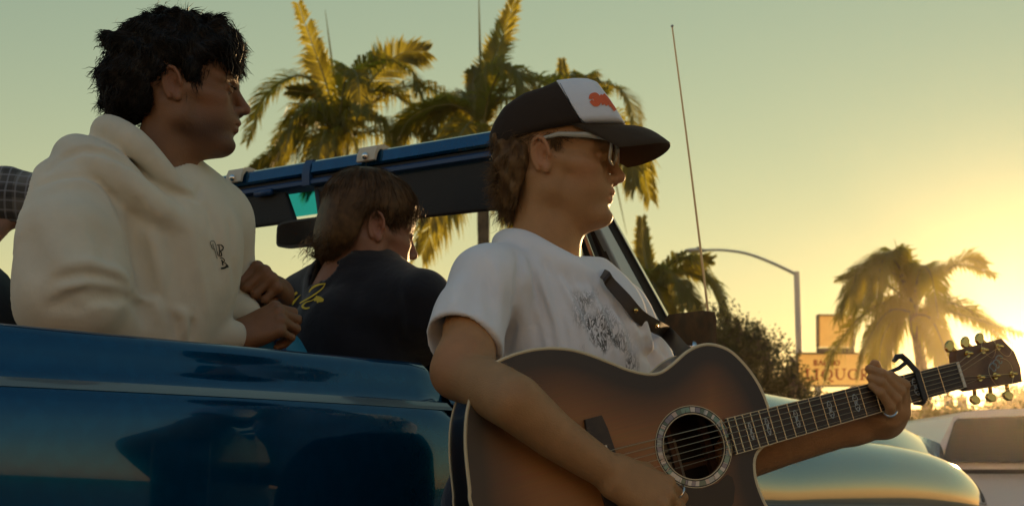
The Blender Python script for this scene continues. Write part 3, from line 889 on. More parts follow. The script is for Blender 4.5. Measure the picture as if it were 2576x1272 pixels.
for i in range(56):
    s = 2.0 + (5.19 - 2.0) * (i / 55) ** .85
    zh = sm(ZH, s); zc = sm(ZC, min(s, 3.5)); nar = .30 * max(0, (s - 3.7) / 1.5) ** 2
    row = []
    for k in range(33):
        f = k / 32; t = (.378 + nar) + (1.70 - 2 * (.378 + nar)) * f
        q = abs(2 * f - 1)
        row.append(C(s, t, (zc - .012) * q ** 5 + zh * (1 - q ** 5) - .05 * q * q * (1 - q ** 5)) if s < 4.8 else C(s, t, min(zh, zh - .07 * q * q)))
    rings.append(row)
MB().loft(rings, closed=False).build('bonnet', M_front, car, smooth=True, angle=R(60))
MB().box(C(1.99, .85, 1.24), (.05, 1.62, .20), (cL, cI, (0, 0, 1))).build('cowl', M_blue, car)
for s, t in ((3.25, .10), (3.25, 1.60), (-.55, .10), (-.55, 1.60)):
    tw = MB().tube([C(s, t - .1, .35), C(s, t + .1, .35)], .35, 24).build('tyre', M_rubber, car, smooth=True)
    MB().tube([C(s, t - .108, .35), C(s, t + .108, .35)], .2, 18).build('rim', M_chrome, tw, smooth=False)
MB().box(C(5.0, .85, .52), (.10, 1.6, .14), (cL, cI, (0, 0, 1))).build('bumper', M_chrome, car)
for t in (.28, 1.42):
    MB().tube([C(4.42, t, .72), C(4.48, t, .72)], .09, 20).build('headlight', M_glassdark, car, smooth=True)

# windshield frame ------------------------------------------------------------------
hA = P(1385, 306, 3.38 * CK); hB = P(330, 482, 4.42 * CK)
hd_ = unit(hB - hA); hup = unit(np.array((0, 0, 1.)) - hd_ * hd_[2]); hn = unit(np.cross(hd_, hup))
if hn @ (np.array((0, 0, CAMZ)) - hA) < 0: hn = -hn      # towards the seats
hl = np.linalg.norm(hB - hA)
def H(f, up, out): return hA + hd_ * (f * hl) + (hup * up + hn * out) * CK
def bar(name, sec, m, f0=0, f1=1, parent=None, n=2):
    return MB().loft([[H(f0 + (f1 - f0) * i / n, u, o) for u, o in sec] for i in range(n + 1)], closed=True, caps=True).build(name, m, parent or car, smooth=True, angle=R(35))
frame = bar('header_rail', [(-.002, -.05), (.002, -.02), (.0, .004), (-.006, .014), (-.036, .02), (-.042, .014), (-.045, -.05)], M_blue)
bar('header_seam', [(-.045, -.04), (-.045, .008), (-.053, .008), (-.053, -.04)], M_blackpad, parent=frame)
bar('inner_rail', [(-.053, -.04), (-.053, .012), (-.058, .018), (-.068, .018), (-.072, .012), (-.074, -.04)], M_bluein, parent=frame)
def hf(u):                                # fraction along the header at picture x
    lo, hi = 0., 1.
    for _ in range(40):
        md = (lo + hi) / 2; p = H(md, 0, 0); uu = 1288 + F * p[0] / (p[1] * _cp + (p[2] - CAMZ) * _sp)
        if uu > u: lo = md
        else: hi = md
    return lo
# rounded centre bracket
fc = hf(785)
bar('centre_bracket', [(.002, -.03), (.002, .010), (-.02, .021), (-.045, .023), (-.072, .021), (-.074, -.02)], M_bluein, fc - .009, fc + .009, frame)
for u in (607, 940):
    f = hf(u)
    w = .034 / hl
    cl = bar('top_latch', [(.010, -.03), (.014, .0), (.008, .022), (-.012, .031), (-.032, .033), (-.034, .027), (-.014, .022), (-.001, .014), (.004, -.03)], M_clip, f - w, f + w * .85, frame, 4)
    MB().ball(H(f - .1 * w, -.020, .035), (.0095, .0095, .0095), 12, 8).build('latch_knob', M_chrome, cl, smooth=True)
# sun visors (folded down, padded)
def visor(px, name, label=None):
    ring = []
    for u, dn in px:
        f = hf(u); ring.append(H(f, -dn, -.012))
    o = MB().prism(ring, hn * .018).build(name, M_blackpad, frame)
    bv = o.modifiers.new('b', 'BEVEL'); bv.width = .006; bv.segments = 3
    return o
visor([(395, .076), (722, .076), (752, .168), (395, .168)], 'sun_visor')
visor([(800, .076), (1380, .076), (1380, .205), (810, .195)], 'sun_visor')
MB().tube([H(hf(700), -.075, .02), H(hf(660), -.075, .02)], .009, 8).build('visor_rod', M_bluein, frame, smooth=True)
# glass: tinted strip and clear pane, leaning from header to cowl
gb0 = C(2.0, .06, 1.33); gb1 = C(2.0, 1.64, 1.33)
def G(f, k, off=0): return H(f, -.03, -.03) * (1 - k) + (gb0 + (gb1 - gb0) * f) * k + hn * off
MB().raw([G(.02, 0), G(.98, 0), G(.98, .17), G(.02, .17)], [(0, 1, 2, 3)]).build('tinted_band', M_tint, frame)
MB().raw([G(.02, .17), G(.98, .17), G(.98, 1), G(.02, 1)], [(0, 1, 2, 3)]).build('windshield', M_glass, frame)
# rear view mirror
mc = P(768, 583, 3.44)
mo = empty('unused', mc) if False else None
rm = MB().prism([mc + hd_ * a * .105 + hup * b * .034 for a, b in [(math.copysign(abs(math.cos(w)) ** .35, math.cos(w)), math.copysign(abs(math.sin(w)) ** .35, math.sin(w))) for w in [2 * math.pi * i / 28 for i in range(28)]]], -hn * .022).build('rear_view_mirror', M_dark, frame, smooth=True)
MB().prism([mc + hn * .001 + hd_ * a * .098 + hup * b * .028 for a, b in [(math.copysign(abs(math.cos(w)) ** .35, math.cos(w)), math.copysign(abs(math.sin(w)) ** .35, math.sin(w))) for w in [2 * math.pi * i / 28 for i in range(28)]]], hn * .002).build('mirror_glass', mat('mirror_dark', (.05, .045, .04), .15, .8), rm)
MB().tube([mc - hn * .02, mc - hn * .05 + hup * .05, H(fc, -.06, -.02)], .008, 8).build('mirror_stalk', M_dark, rm, smooth=True)
# near pillar: parallel bars seen between (u at v=575) and (u at v=830), lying at depth t
def pil(name, ua, ub, m, t, wa, wb, dep, parent, v0=380, v1=905):
    def at_(ax, v): return ax[0] + (ax[1] - ax[0]) * (v - 575) / (830 - 575)
    q = [Ct(at_((ua, ub), v0), v0, t), Ct(at_((ua + wa, ub + wb), v0), v0, t), Ct(at_((ua + wa, ub + wb), v1), v1, t), Ct(at_((ua, ub), v1), v1, t)]
    o = MB().prism(q, cI * dep).build(name, m, parent)
    bv = o.modifiers.new('b', 'BEVEL'); bv.width = min(.004, wa / 3600); bv.segments = 2
    return o
ap = pil('pillar', 1532, 1670, M_blackpad, .035, 26, 30, .05, car)
pil('chrome_trim', 1556, 1697, M_chrome, .028, 6, 8, .02, ap)
pil('pillar_rib', 1509, 1634, M_greyp, .030, 26, 40, .05, ap)
pil('inner_pillar', 1491, 1594, mat('brown_pillar_trim', (.03, .022, .016), .4), .05, 22, 48, .04, ap)
pil('vent_frame', 1470, 1567, M_blackpad, .04, 12, 14, .03, ap)
pil('vent_frame_trim', 1468, 1564, M_chrome, .036, 2, 2, .01, ap)
pil('inner_trim', 1500, 1612, M_chrome, .044, 1.6, 2, .01, ap)
# far pillar
MB().loft([[H(1, -.0, -.04), H(1, 0, .02), H(.96, 0, .02), H(.96, 0, -.04)], [C(1.96, 1.68, 1.3), C(1.90, 1.68, 1.3), C(1.90, 1.62, 1.3), C(1.96, 1.62, 1.3)]], True, True).build('pillar', M_blue, car)
# side mirror
sm0 = [Ct(u, v, -.13) for u, v in ((1676, 868), (1672, 800), (1682, 789), (1768, 778), (1782, 784), (1786, 800), (1786, 868))]
smo = MB().prism(sm0, cL * .03).build('side_mirror', M_brown, car)
bv = smo.modifiers.new('b', 'BEVEL'); bv.width = .006; bv.segments = 3
MB().tube([Ct(1730, 868, -.13) + cL * .02, Ct(1720, 905, -.02) + cL * .02], .012, 8).build('mirror_arm', M_chrome, smo, smooth=True)
# aerial
aer = [P(1800, 1010, 3.74), P(1790, 862, 3.70), P(1742, 460, 3.66), P(1691, 68, 3.6)]
an = MB().tube(bez(aer, 16), [.0042 - .0022 * i / 15 for i in range(16)], 6).build('aerial', mat('aerial_metal', (.5, .42, .3), .3, .8), car, smooth=True)
MB().ball(P(1691, 66, 3.6), .004, 8, 6).build('aerial_tip', M_steel, an, smooth=True)
MB().tube([aer[0] - (0, 0, .06), aer[0] + (0, 0, .03)], [.018, .01], 10).build('aerial_base', M_chrome, an, smooth=True)

# seats ---------------------------------------------------------------------------------
def seat(s, t0, t1, z0, z1, lean, m, pip, name='seat_back', rad=.16, th=.11):
    n = 40; ring = []
    tc_, zc_ = (t0 + t1) / 2, (z0 + z1) / 2; ht, hz = (t1 - t0) / 2, (z1 - z0) / 2
    for i in range(n):
        w = 2 * math.pi * i / n
        a = math.copysign(abs(math.cos(w)) ** .5, math.cos(w)); b = math.copysign(abs(math.sin(w)) ** .5, math.sin(w))
        if b < 0: b = -1 if abs(b) > .4 else b; 
        ring.append((tc_ + ht * a, zc_ + hz * b))
    def pt(t, z, ds): return C(s + ds - lean * (z - z0), t, z)
    rings = []
    for k, (ds, sc) in enumerate(((-th / 2, .80), (-th / 2 - .012, .55), (-th / 2, .93), (-th * .3, 1.0), (th * .3, 1.0), (th / 2, .93), (th / 2 + .02, .6))):
        if k == 0: continue
        rings.append([pt(tc_ + (t - tc_) * sc, zc_ + (z - zc_) * sc, ds) for t, z in ring])
    o = MB().loft(rings, True, True).build(name, m, car, smooth=True, angle=R(80))
    for ds in (-th * .36,):
        MB().tube([pt(t, z, ds) for t, z in ring] + [pt(*ring[0], ds)], .009, 6, caps=False).build('piping', pip, o, smooth=True)
    return o
seat(.972, .289, .90, .70, 1.375, .12, M_vinyl, M_piping)
seat(.972, 1.05, 1.58, .70, 1.375, .12, M_vinyl, M_piping)
seat(.42, .56, 1.62, .70, 1.50, .10, M_blackpad, M_dark, th=.12)
for t in (.59, 1.3): MB().box(C(1.25, t, .66), (.5, .54, .14), (cL, cI, (0, 0, 1))).build('seat_cushion', M_vinyl, car)
MB().box(C(.62, .95, .78), (.3, 1.2, .16), (cL, cI, (0, 0, 1))).build('seat_cushion', M_blackpad, car)
MB().box(C(1.55, .09, 1.20), (.7, .02, .12), (cL, cI, (0, 0, 1))).build('door_card', M_bluein, car)
# ================================================================== PEOPLE: shared builders
def skin_mat(name, base, red, dark, sss=.18):
    m = bpy.data.materials.new(name); m.use_nodes = True; nt = m.node_tree; b = nt.nodes['Principled BSDF']
    tc = nt.nodes.new('ShaderNodeTexCoord')
    n1 = nt.nodes.new('ShaderNodeTexNoise'); n1.inputs['Scale'].default_value = 34; n1.inputs['Detail'].default_value = 8
    nt.links.new(tc.outputs['Object'], n1.inputs['Vector'])
    mx = nt.nodes.new('ShaderNodeMix'); mx.data_type = 'RGBA'
    mx.inputs[6].default_value = (*base, 1); mx.inputs[7].default_value = (*[c * .66 for c in base], 1)
    nt.links.new(n1.outputs[0], mx.inputs[0])
    at = nt.nodes.new('ShaderNodeAttribute'); at.attribute_name = 'flush'
    m2 = nt.nodes.new('ShaderNodeMix'); m2.data_type = 'RGBA'; m2.inputs[7].default_value = (*red, 1)
    nt.links.new(at.outputs['Fac'], m2.inputs[0]); nt.links.new(mx.outputs[2], m2.inputs[6])
    a3 = nt.nodes.new('ShaderNodeAttribute'); a3.attribute_name = 'stubble'
    m3 = nt.nodes.new('ShaderNodeMix'); m3.data_type = 'RGBA'; m3.inputs[7].default_value = (*dark, 1)
    nt.links.new(a3.outputs['Fac'], m3.inputs[0]); nt.links.new(m2.outputs[2], m3.inputs[6])
    nt.links.new(m3.outputs[2], b.inputs['Base Color'])
    n2 = nt.nodes.new('ShaderNodeTexNoise'); n2.inputs['Scale'].default_value = 420; n2.inputs['Detail'].default_value = 3
    nt.links.new(tc.outputs['Object'], n2.inputs['Vector'])
    bp = nt.nodes.new('ShaderNodeBump'); bp.inputs['Strength'].default_value = .55; bp.inputs['Distance'].default_value = .0018
    nt.links.new(n2.outputs[0], bp.inputs['Height']); nt.links.new(bp.outputs[0], b.inputs['Normal'])
    b.inputs['Roughness'].default_value = .52
    b.inputs['Subsurface Weight'].default_value = sss
    b.inputs['Subsurface Radius'].default_value = (1, .4, .2)
    b.inputs['Subsurface Scale'].default_value = .01
    b.inputs['Specular IOR Level'].default_value = .4
    return m
def fabric(name, base, c2, weave=900, depth=.0009, rough=.9, sheen=.25):
    m = mat(name, base, rough, sheen=sheen, spec=.15, var=(9, c2, .35, .7))
    nt = m.node_tree; b = nt.nodes['Principled BSDF']; tc = nt.nodes['Texture Coordinate']
    n1 = nt.nodes.new('ShaderNodeTexNoise'); n1.inputs['Scale'].default_value = weave; n1.inputs['Detail'].default_value = 2
    n2 = nt.nodes.new('ShaderNodeTexNoise'); n2.inputs['Scale'].default_value = 55; n2.inputs['Detail'].default_value = 4
    nt.links.new(tc.outputs['Object'], n1.inputs['Vector']); nt.links.new(tc.outputs['Object'], n2.inputs['Vector'])
    b1 = nt.nodes.new('ShaderNodeBump'); b1.inputs['Strength'].default_value = .5; b1.inputs['Distance'].default_value = depth
    b2 = nt.nodes.new('ShaderNodeBump'); b2.inputs['Strength'].default_value = .35; b2.inputs['Distance'].default_value = .004
    nt.links.new(n1.outputs[0], b1.inputs['Height']); nt.links.new(n2.outputs[0], b2.inputs['Height'])
    nt.links.new(b2.outputs[0], b1.inputs['Normal']); nt.links.new(b1.outputs[0], b.inputs['Normal'])
    return m
def hair_mat(name, c1, c2):
    m = mat(name, c1, .5, spec=.22, var=(60, c2, .35, .65))
    return m

def poly_slab(poly, axes=(0, 2), lo=None, hi=None):
    """extruded outline in two of the local axes, as a volume"""
    p = np.asarray(poly, float)
    def fn(X, Y, Z):
        G = [X, Y, Z]; A, B = G[axes[0]], G[axes[1]]
        d = None; s = None
        for i in range(len(p)):
            a, b = p[i], p[i - 1]; e = b - a
            wx, wy = A - a[0], B - a[1]
            t = np.clip((wx * e[0] + wy * e[1]) / (e @ e + 1e-12), 0, 1)
            q = (wx - e[0] * t) ** 2 + (wy - e[1] * t) ** 2
            d = q if d is None else np.minimum(d, q)
            c1 = (B >= a[1]); c2 = (B < b[1]); c3 = (e[0] * wy > e[1] * wx)
            fl = (c1 & c2 & c3) | (~c1 & ~c2 & ~c3)
            s = fl if s is None else s ^ fl
        return (np.where(s, -1, 1) * np.sqrt(d)).astype(np.float32) + 0 * (X + Y + Z)
    return fn, np.asarray(lo), np.asarray(hi)

def frame3(f, up):
    f = unit(f); u = np.asarray(up, float); u = unit(u - f * (u @ f)); return f, np.cross(u, f), u   # forward, left, up
def to_world(V, T, f, l, u): return np.asarray(T) + V[:, :1] * f + V[:, 1:2] * l + V[:, 2:3] * u

def head_sdf(h=.0022, nose=1.0, chin=0., lip=0., neck=((-.014, 0, -.03), (-.045, 0, -.16), (-.055, 0, -.235)), nr=(.050, .055, .066), brow=1.0, eyes=True):
    S = Sdf((-.15, -.11, -.24), (.15, .11, .15), h)
    S.ell((-.018, 0, .048), (.097, .073, .080))
    S.ell((-.045, 0, .028), (.066, .065, .062), k=.03)
    S.ell((.038, 0, .052), (.054, .060, .056), k=.03)
    S.ell((.040, 0, -.015), (.050, .054, .062), k=.03)
    S.chain(neck, nr, k=.03)
    for g in (-1, 1):
        S.ell((.050, g * .045, -.010), (.034, .017, .017), k=.02)
        S.cap((.05, g * .053, -.008), (.0, g * .066, .0), .011, .010, k=.015)
        S.cap((.002, g * .053, -.052), (.070, g * .021, -.090), .017, .014, k=.025)
        S.cap((.0, g * .057, -.005), (.003, g * .053, -.055), .016, .016, k=.02)
        S.ell((.056, g * .033, -.040), (.030, .022, .030), k=.02)
        S.cap((-.03, g * .052, -.03), (-.012, g * .02, -.17), .016, .015, k=.02)      # neck muscle
    S.ell((.040, 0, -.055), (.046, .042, .042), k=.03)
    S.cap((.060, 0, -.086), (.005, 0, -.100), .024, .030, k=.03)
    S.ell((.083 + chin, 0, -.089), (.0155, .022, .016), k=.018)
    S.ell((.077 + lip, 0, -.042), (.024, .030, .026), k=.02)
    S.cap((.018, 0, -.135), (.010, 0, -.150), .008, k=.02)                            # throat
    for g in (-1, 1):
        S.chain([(.086, g * .006, .030), (.083, g * .028, .034), (.066, g * .050, .028)], [.0105 * brow, .010 * brow, .009], k=.014)
    for g in (-1, 1):
        S.ell((.097, g * .032, .013), (.019, .017, .0125), k=.012, mode='s')
    if eyes:
        for g in (-1, 1):
            S.ell((.0765, g * .0315, .012), (.0135, .0135, .0125), k=.004)
            S.chain([(.0905, g * .019, .012), (.0915, g * .030, .016), (.084, g * .045, .012)], [.0024, .003, .0022], k=.003)   # upper lid
            S.chain([(.0895, g * .020, .009), (.0895, g * .031, .005), (.083, g * .044, .009)], [.002, .0022, .002], k=.003)      # lower lid
    nx = .113 * 1.0 + .010 * (nose - 1)
    S.chain([(.090, 0, .022), (.1005, 0, .004), (nx, 0, -.0175)], [.0085, .0085, .0098], k=.010)
    S.ell((nx - .0005, 0, -.0195), (.0108, .0108, .0095), k=.006)
    for g in (-1, 1):
        S.ell((.100, g * .0125, -.0255), (.0115, .0068, .0078), k=.007)
        S.ell((.106, g * .006, -.0325), (.006, .0032, .0035), k=.002, mode='s')
        S.bump([(.094, g * .0205, -.020), (.092, g * .0215, -.029), (.084, g * .029, -.045)], .0035, .0022)
    S.chain([(.0845 + lip, .024, -.0515), (.0965 + lip, .010, -.0465), (.1005 + lip, 0, -.0462), (.0965 + lip, -.010, -.0465), (.0845 + lip, -.024, -.0515)], [.003, .0058, .0064, .0058, .003], k=.005)
    S.chain([(.083 + lip, .022, -.0545), (.0925 + lip, .011, -.0605), (.0960 + lip, 0, -.0615), (.0925 + lip, -.011, -.0605), (.083 + lip, -.022, -.0545)], [.003, .006, .0070, .006, .003], k=.005)
    S.chain([(.085 + lip, .0265, -.0525), (.099 + lip, .012, -.0532), (.108 + lip, 0, -.0538), (.099 + lip, -.012, -.0532), (.085 + lip, -.0265, -.0525)], .0014, k=.0025, mode='s')
    S.ell((.105 + lip * .5 + chin * .5, 0, -.0755), (.009, .020, .0065), k=.011, mode='s')
    for g in (-1, 1):
        eu = unit((-.20, 0, .98)); n = unit((-.34, g * .94, .06)); n = unit(n - eu * (n @ eu)); ef = np.cross(eu, n) * g * -1
        if ef[0] < 0: ef = -ef
        e = np.array((-.016, g * .0765, .004)); ax = (ef, n, eu)
        S.ell(e - n * .004, (.0165, .008, .029), k=.008, ax=ax)
        S.ell(e + n * .008 + ef * .002, (.0125, .0075, .022), k=.003, mode='s', ax=ax)
        rim = []
        for a in (-35, -5, 25, 55, 85, 115, 145, 175, 205, 232):
            w = R(a); rim.append(e + ef * (.0165 * math.cos(w)) + eu * (.0305 * math.sin(w) + (.0 if a > 0 else 0)) + n * (.0035 + .002 * math.sin(w)))
        S.chain(rim[1:], [.0032, .0036, .004, .0042, .0042, .0042, .004, .004, .0042], k=.003)
        an = [e + ef * (.009 * math.cos(R(a)) - .001) + eu * (.019 * math.sin(R(a))) + n * .0022 for a in (70, 100, 140, 180, 220, 250)]
        S.chain(an, [.0022, .0028, .0032, .0032, .0032, .003], k=.003)
        S.ell(e + ef * .0055 - eu * .0275 + n * .0015, (.0075, .0052, .0085), k=.005, ax=ax)
        S.ell(e + ef * .0150 - eu * .004 + n * .001, (.0042, .0042, .0062), k=.004, ax=ax)
        S.ell(e + ef * .006 - eu * .004 + n * .003, (.0055, .007, .0085), k=.003, mode='s', ax=ax)
    return S
def flush_of(V):
    """redder skin on lips, ears, nose tip, cheeks; beard shade on jaw and upper lip"""
    x, y, z = V[:, 0], V[:, 1], V[:, 2]
    g = lambda c, r: np.exp(-(((x - c[0]) / r[0]) ** 2 + ((np.abs(y) - c[1]) / r[1]) ** 2 + ((z - c[2]) / r[2]) ** 2))
    red = .95 * g((.103, 0, -.046), (.012, .020, .005)) + .95 * g((.100, 0, -.061), (.012, .018, .006)) + .55 * g((-.016, .085, .004), (.02, .012, .035)) + .35 * g((.12, 0, -.02), (.015, .02, .015)) + .3 * g((.06, .05, -.02), (.03, .03, .025))
    st = .7 * g((.05, .05, -.075), (.06, .04, .03)) + .6 * g((.10, 0, -.036), (.02, .03, .006)) + .6 * g((.09, 0, -.092), (.02, .03, .018))
    return np.clip(red, 0, 1), np.clip(st, 0, 1)
def set_attr(me, name, vals):
    a = me.attributes.new(name, 'FLOAT', 'POINT'); a.data.foreach_set('value', np.asarray(vals, np.float32))

def strands(roots, dirs, rng, length, nseg=6, r0=.0009, curl=.3, wave=.0, grav=0., inward=None):
    """roots (n,3), dirs (n,3): tapered three sided hairs in one mesh"""
    n = len(roots); p = np.array(roots, float); d = np.array(dirs, float)
    d /= np.linalg.norm(d, axis=1)[:, None] + 1e-9
    L = np.asarray(length, float) * np.ones(n)
    ph = rng.uniform(0, 6.28, n); fr = rng.uniform(.7, 1.3, n)
    ax = rng.normal(size=(n, 3)); ax -= d * (ax * d).sum(1)[:, None]; ax /= np.linalg.norm(ax, axis=1)[:, None] + 1e-9
    V = np.zeros((n, nseg + 1, 3, 3)); bend = rng.normal(size=(n, 3)) * curl
    if inward is not None: bend = bend + inward
    rr = r0 * rng.uniform(.6, 1.25, n)
    for k in range(nseg + 1):
        f = k / nseg
        a = ax; b = np.cross(d, a)
        off = wave * np.sin(ph + 6.28 * fr * f * 1.5)[:, None] * ax * L[:, None]
        rad = (rr * (1 - f * .88))[:, None]
        for j in range(3):
            w = 2 * math.pi * j / 3
            V[:, k, j] = p + off + rad * (a * math.cos(w) + b * math.sin(w))
        p = p + d * (L / nseg)[:, None]
        d = d + bend / nseg + np.array((0, 0, -grav)) / nseg
        d /= np.linalg.norm(d, axis=1)[:, None]
        ax = ax - d * (ax * d).sum(1)[:, None]; ax /= np.linalg.norm(ax, axis=1)[:, None] + 1e-9
    base = (np.arange(n) * (nseg + 1) * 3)[:, None, None, None]
    Q = []
    for k in range(nseg):
        for j in range(3):
            j2 = (j + 1) % 3
            Q.append(np.stack([k * 3 + j, k * 3 + j2, (k + 1) * 3 + j2, (k + 1) * 3 + j]))
    Q = np.array(Q)[None] + base[:, 0]
    return V.reshape(-1, 3), Q.reshape(-1, 4)
def join_geo(parts):
    V = []; Q = []; n = 0
    for v, q in parts:
        V.append(v); Q.append(np.asarray(q) + n); n += len(v)
    return np.concatenate(V), np.concatenate(Q)
def normals_of(V, Q):
    N = np.zeros_like(V); a, b, c, d = (V[Q[:, i]] for i in range(4))
    fn = np.cross(c - a, d - b)
    for i in range(4):
        for ch in range(3): N[:, ch] += np.bincount(Q[:, i], fn[:, ch], len(V))
    return N / (np.linalg.norm(N, axis=1)[:, None] + 1e-12)

class Hand:
    """a hand in its own axes: x wrist to knuckles, y towards the index finger, z back of the hand"""
    def __init__(s, S, wrist, x, z, index_side=1, sc=1.0):
        x = unit(x); z = np.asarray(z, float); z = unit(z - x * (z @ x)); y = np.cross(z, x) * index_side
        s.S, s.o, s.A, s.sc = S, np.asarray(wrist, float), np.array((x, y, z)), sc
    def p(s, q): return s.o + s.sc * (np.asarray(q, float) @ s.A)
    def build(s, flex, thumb, spread=0., wr=.024, forearm=None):
        S, c = s.S, s.sc
        kn = [(.092, .031, 0), (.096, .010, .003), (.091, -.011, .002), (.082, -.030, -.003)]
        ln = [(.044, .026, .021), (.049, .030, .022), (.045, .028, .022), (.035, .020, .019)]
        rad = [(.0105, .0092, .0082, .0072), (.0108, .0095, .0084, .0074), (.0102, .009, .008, .007), (.009, .008, .0072, .0064)]
        for i in range(4):
            S.cap(s.p((.008, .016 - .011 * i, 0)), s.p(kn[i]), wr * c * .8, .0125 * c, k=.010)
        S.ell(s.p((.050, .0, -.006)), np.array((.05, .036, .016)) * c, k=.012, ax=s.A)
        S.ell(s.p((.035, .022, -.014)), np.array((.032, .017, .015)) * c, k=.010, ax=s.A)
        tips = []
        for i in range(4):
            q = np.array(kn[i], float); ang = 0.; pts = [s.p(q)]
            side = (1.5 - i) * spread
            for j in range(3):
                ang += R(flex[i][j])
                q = q + ln[i][j] * np.array((math.cos(ang) * math.cos(side), math.sin(side), -math.sin(ang)))
                pts.append(s.p(q))
            rr = [r * c for r in rad[i]]
            S.chain(pts[:2], rr[:2], k=.006); S.chain(pts[1:], rr[1:], k=.0)
            S.op(ell(pts[1], rr[1] * 1.06), .003); S.op(ell(pts[0] + s.A[2] * .001, .0118 * c), .005)
            tips.append(pts)
        tp = [s.p(q) for q in thumb]
        S.chain(tp[:2], [.015 * c, .0122 * c], k=.010); S.chain(tp[1:], [.0118 * c, .0105 * c, .0092 * c][:len(tp) - 1], k=.004)
        if forearm is not None:
            S.chain([s.p((.01, 0, 0))] + list(forearm[0]), [wr * c] + list(forearm[1]), k=.018)
        return tips
FIST = [(78, 92, 55), (82, 95, 55), (84, 96, 55), (86, 96, 55)]
# ================================================================== PERSON IN THE CREAM HOODIE
M_skinA = skin_mat('brown_skin', (.27, .125, .055), (.30, .10, .05), (.10, .05, .03))
M_hairA = hair_mat('black_hair', (.009, .007, .005), (.022, .016, .011))
M_hood = fabric('cream_fleece', (.72, .65, .50), (.62, .56, .43), 900, .0022)
pa = empty('person', C(.25, .45, .5), 'person in a cream hoodie with dark wavy hair sitting behind the blue car flank', 'person', 'people around the car')
YPA = 2.62
TA = P(464, 243, YPA)
fA = np.array((math.cos(R(9)), math.sin(R(9)), -.02))
fA, lA, uA = frame3(fA, (0, 0, 1))
S = head_sdf(.0022, nose=1.05, lip=.002, neck=((-.014, 0, -.03), (-.040, 0, -.13), (-.055, 0, -.235)))
V, Q = S.net(); V = S.relax(V, Q, 1, .35)
redA, stA = flush_of(V)
headA = (to_world(V, TA, fA, lA, uA), Q)

# hoodie --------------------------------------------------------------
S = Sdf(P(-40, 900, 2.25) - (.02, 0, .06), (P(640, 300, 2.95)[0] + .12, 3.06, P(300, 250, 2.6)[2] + .03), .0042)
def pc(u, v, Y): return P(u, v, Y)
S.chain([pc(330, 1000, 2.72), pc(345, 800, 2.68), pc(372, 620, 2.66)], [.175, .170, .150])
S.ell(pc(405, 640, 2.66), (.150, .12, .17), k=.06)
S.chain([pc(195, 528, 2.55), pc(350, 490, 2.66), pc(520, 560, 2.80)], [.088, .10, .080], k=.08)
S.chain([pc(340, 445, 2.66), pc(205, 505, 2.57)], [.066, .074], k=.05)
S.chain([pc(400, 450, 2.70), pc(520, 560, 2.80)], [.06, .07], k=.06)
# near sleeve
S.chain([pc(190, 525, 2.54), pc(172, 620, 2.48), pc(182, 730, 2.46)], [.094, .104, .098], k=.035)
S.chain([pc(182, 740, 2.47), pc(215, 815, 2.53)], [.095, .076], k=.04)
S.chain([pc(215, 822, 2.53), pc(345, 828, 2.58), pc(455, 836, 2.62)], [.074, .060, .040], k=.035)
S.chain([pc(455, 836, 2.62), pc(500, 841, 2.645), pc(588, 846, 2.69)], [.036, .033, .0315], k=.012)
# far sleeve
S.chain([pc(525, 570, 2.82), pc(556, 680, 2.84), pc(548, 800, 2.84)], [.078, .070, .062], k=.04)
S.chain([pc(548, 805, 2.84), pc(610, 790, 2.80)], [.05, .036], k=.03)
# hood: thick collar ring, high at the nape, low at the throat
nb = TA + fA * -.052 + uA * -.175
def HD(fx, ly, uz): return nb + fA * fx + lA * ly + uA * uz
ring = [HD(.090, -.020, -.080), HD(.072, -.054, -.044), HD(.030, -.084, .006), HD(-.022, -.092, .056), HD(-.072, -.060, .088), HD(-.088, 0, .096), HD(-.076, .055, .086), HD(-.028, .090, .050), HD(.030, .085, -.005), HD(.075, .055, -.050), HD(.098, .016, -.085)]
S.chain(bez(ring, 30), [.014 + .014 * math.sin(math.pi * i / 29) for i in range(30)], k=.012)
ring2 = [HD(.086, -.026, -.108), HD(.052, -.082, -.082), HD(-.008, -.112, -.040), HD(-.070, -.106, .004), HD(-.122, -.062, .032), HD(-.136, 0, .042), HD(-.118, .06, .030), HD(-.055, .11, -.005), HD(.01, .112, -.040), HD(.062, .08, -.080), HD(.100, .020, -.104)]
S.chain(bez(ring2, 30), [.018 + .026 * math.sin(math.pi * i / 29) for i in range(30)], k=.014)
S.cap(HD(-.005, 0, .01), TA + fA * -.005 + uA * .02, .062, .070, k=.006, mode='s')
S.cap(HD(.026, 0, -.085), HD(-.005, 0, .01), .052, .062, k=.006, mode='s')
# folds and seams
fo = S.fold
fo([(478, 498), (430, 480), (380, 448), (325, 412), (262, 384), (205, 376), (155, 396), (122, 428)], 0.0050, 0.0200)
fo([(95, 468), (150, 447), (205, 441), (248, 456), (282, 492), (304, 545), (318, 600), (326, 655)], 0.0048, 0.0102)
fo([(110, 480), (160, 462), (215, 458), (255, 480), (284, 530)], 0.0080, -0.0068)
fo([(330, 560), (345, 620), (362, 690), (372, 750)], 0.0104, 0.0153)
fo([(372, 560), (395, 640), (408, 720)], 0.0088, -0.0102)
fo([(420, 560), (440, 660), (445, 750)], 0.0104, 0.0068)
fo([(300, 470), (345, 520), (375, 575)], 0.0096, 0.0068)
fo([(470, 500), (480, 580), (500, 680), (520, 780)], 0.0088, -0.0068)
fo([(520, 520), (545, 600), (555, 700)], 0.0080, 0.0068)
fo([(575, 560), (588, 640), (590, 720)], 0.0064, 0.0085)
fo([(150, 705), (205, 690), (265, 700), (318, 722)], 0.0096, 0.0170)
fo([(170, 672), (225, 664), (285, 680), (322, 702)], 0.0088, -0.0136)
fo([(180, 742), (235, 728), (292, 738), (330, 750)], 0.0072, 0.0170)
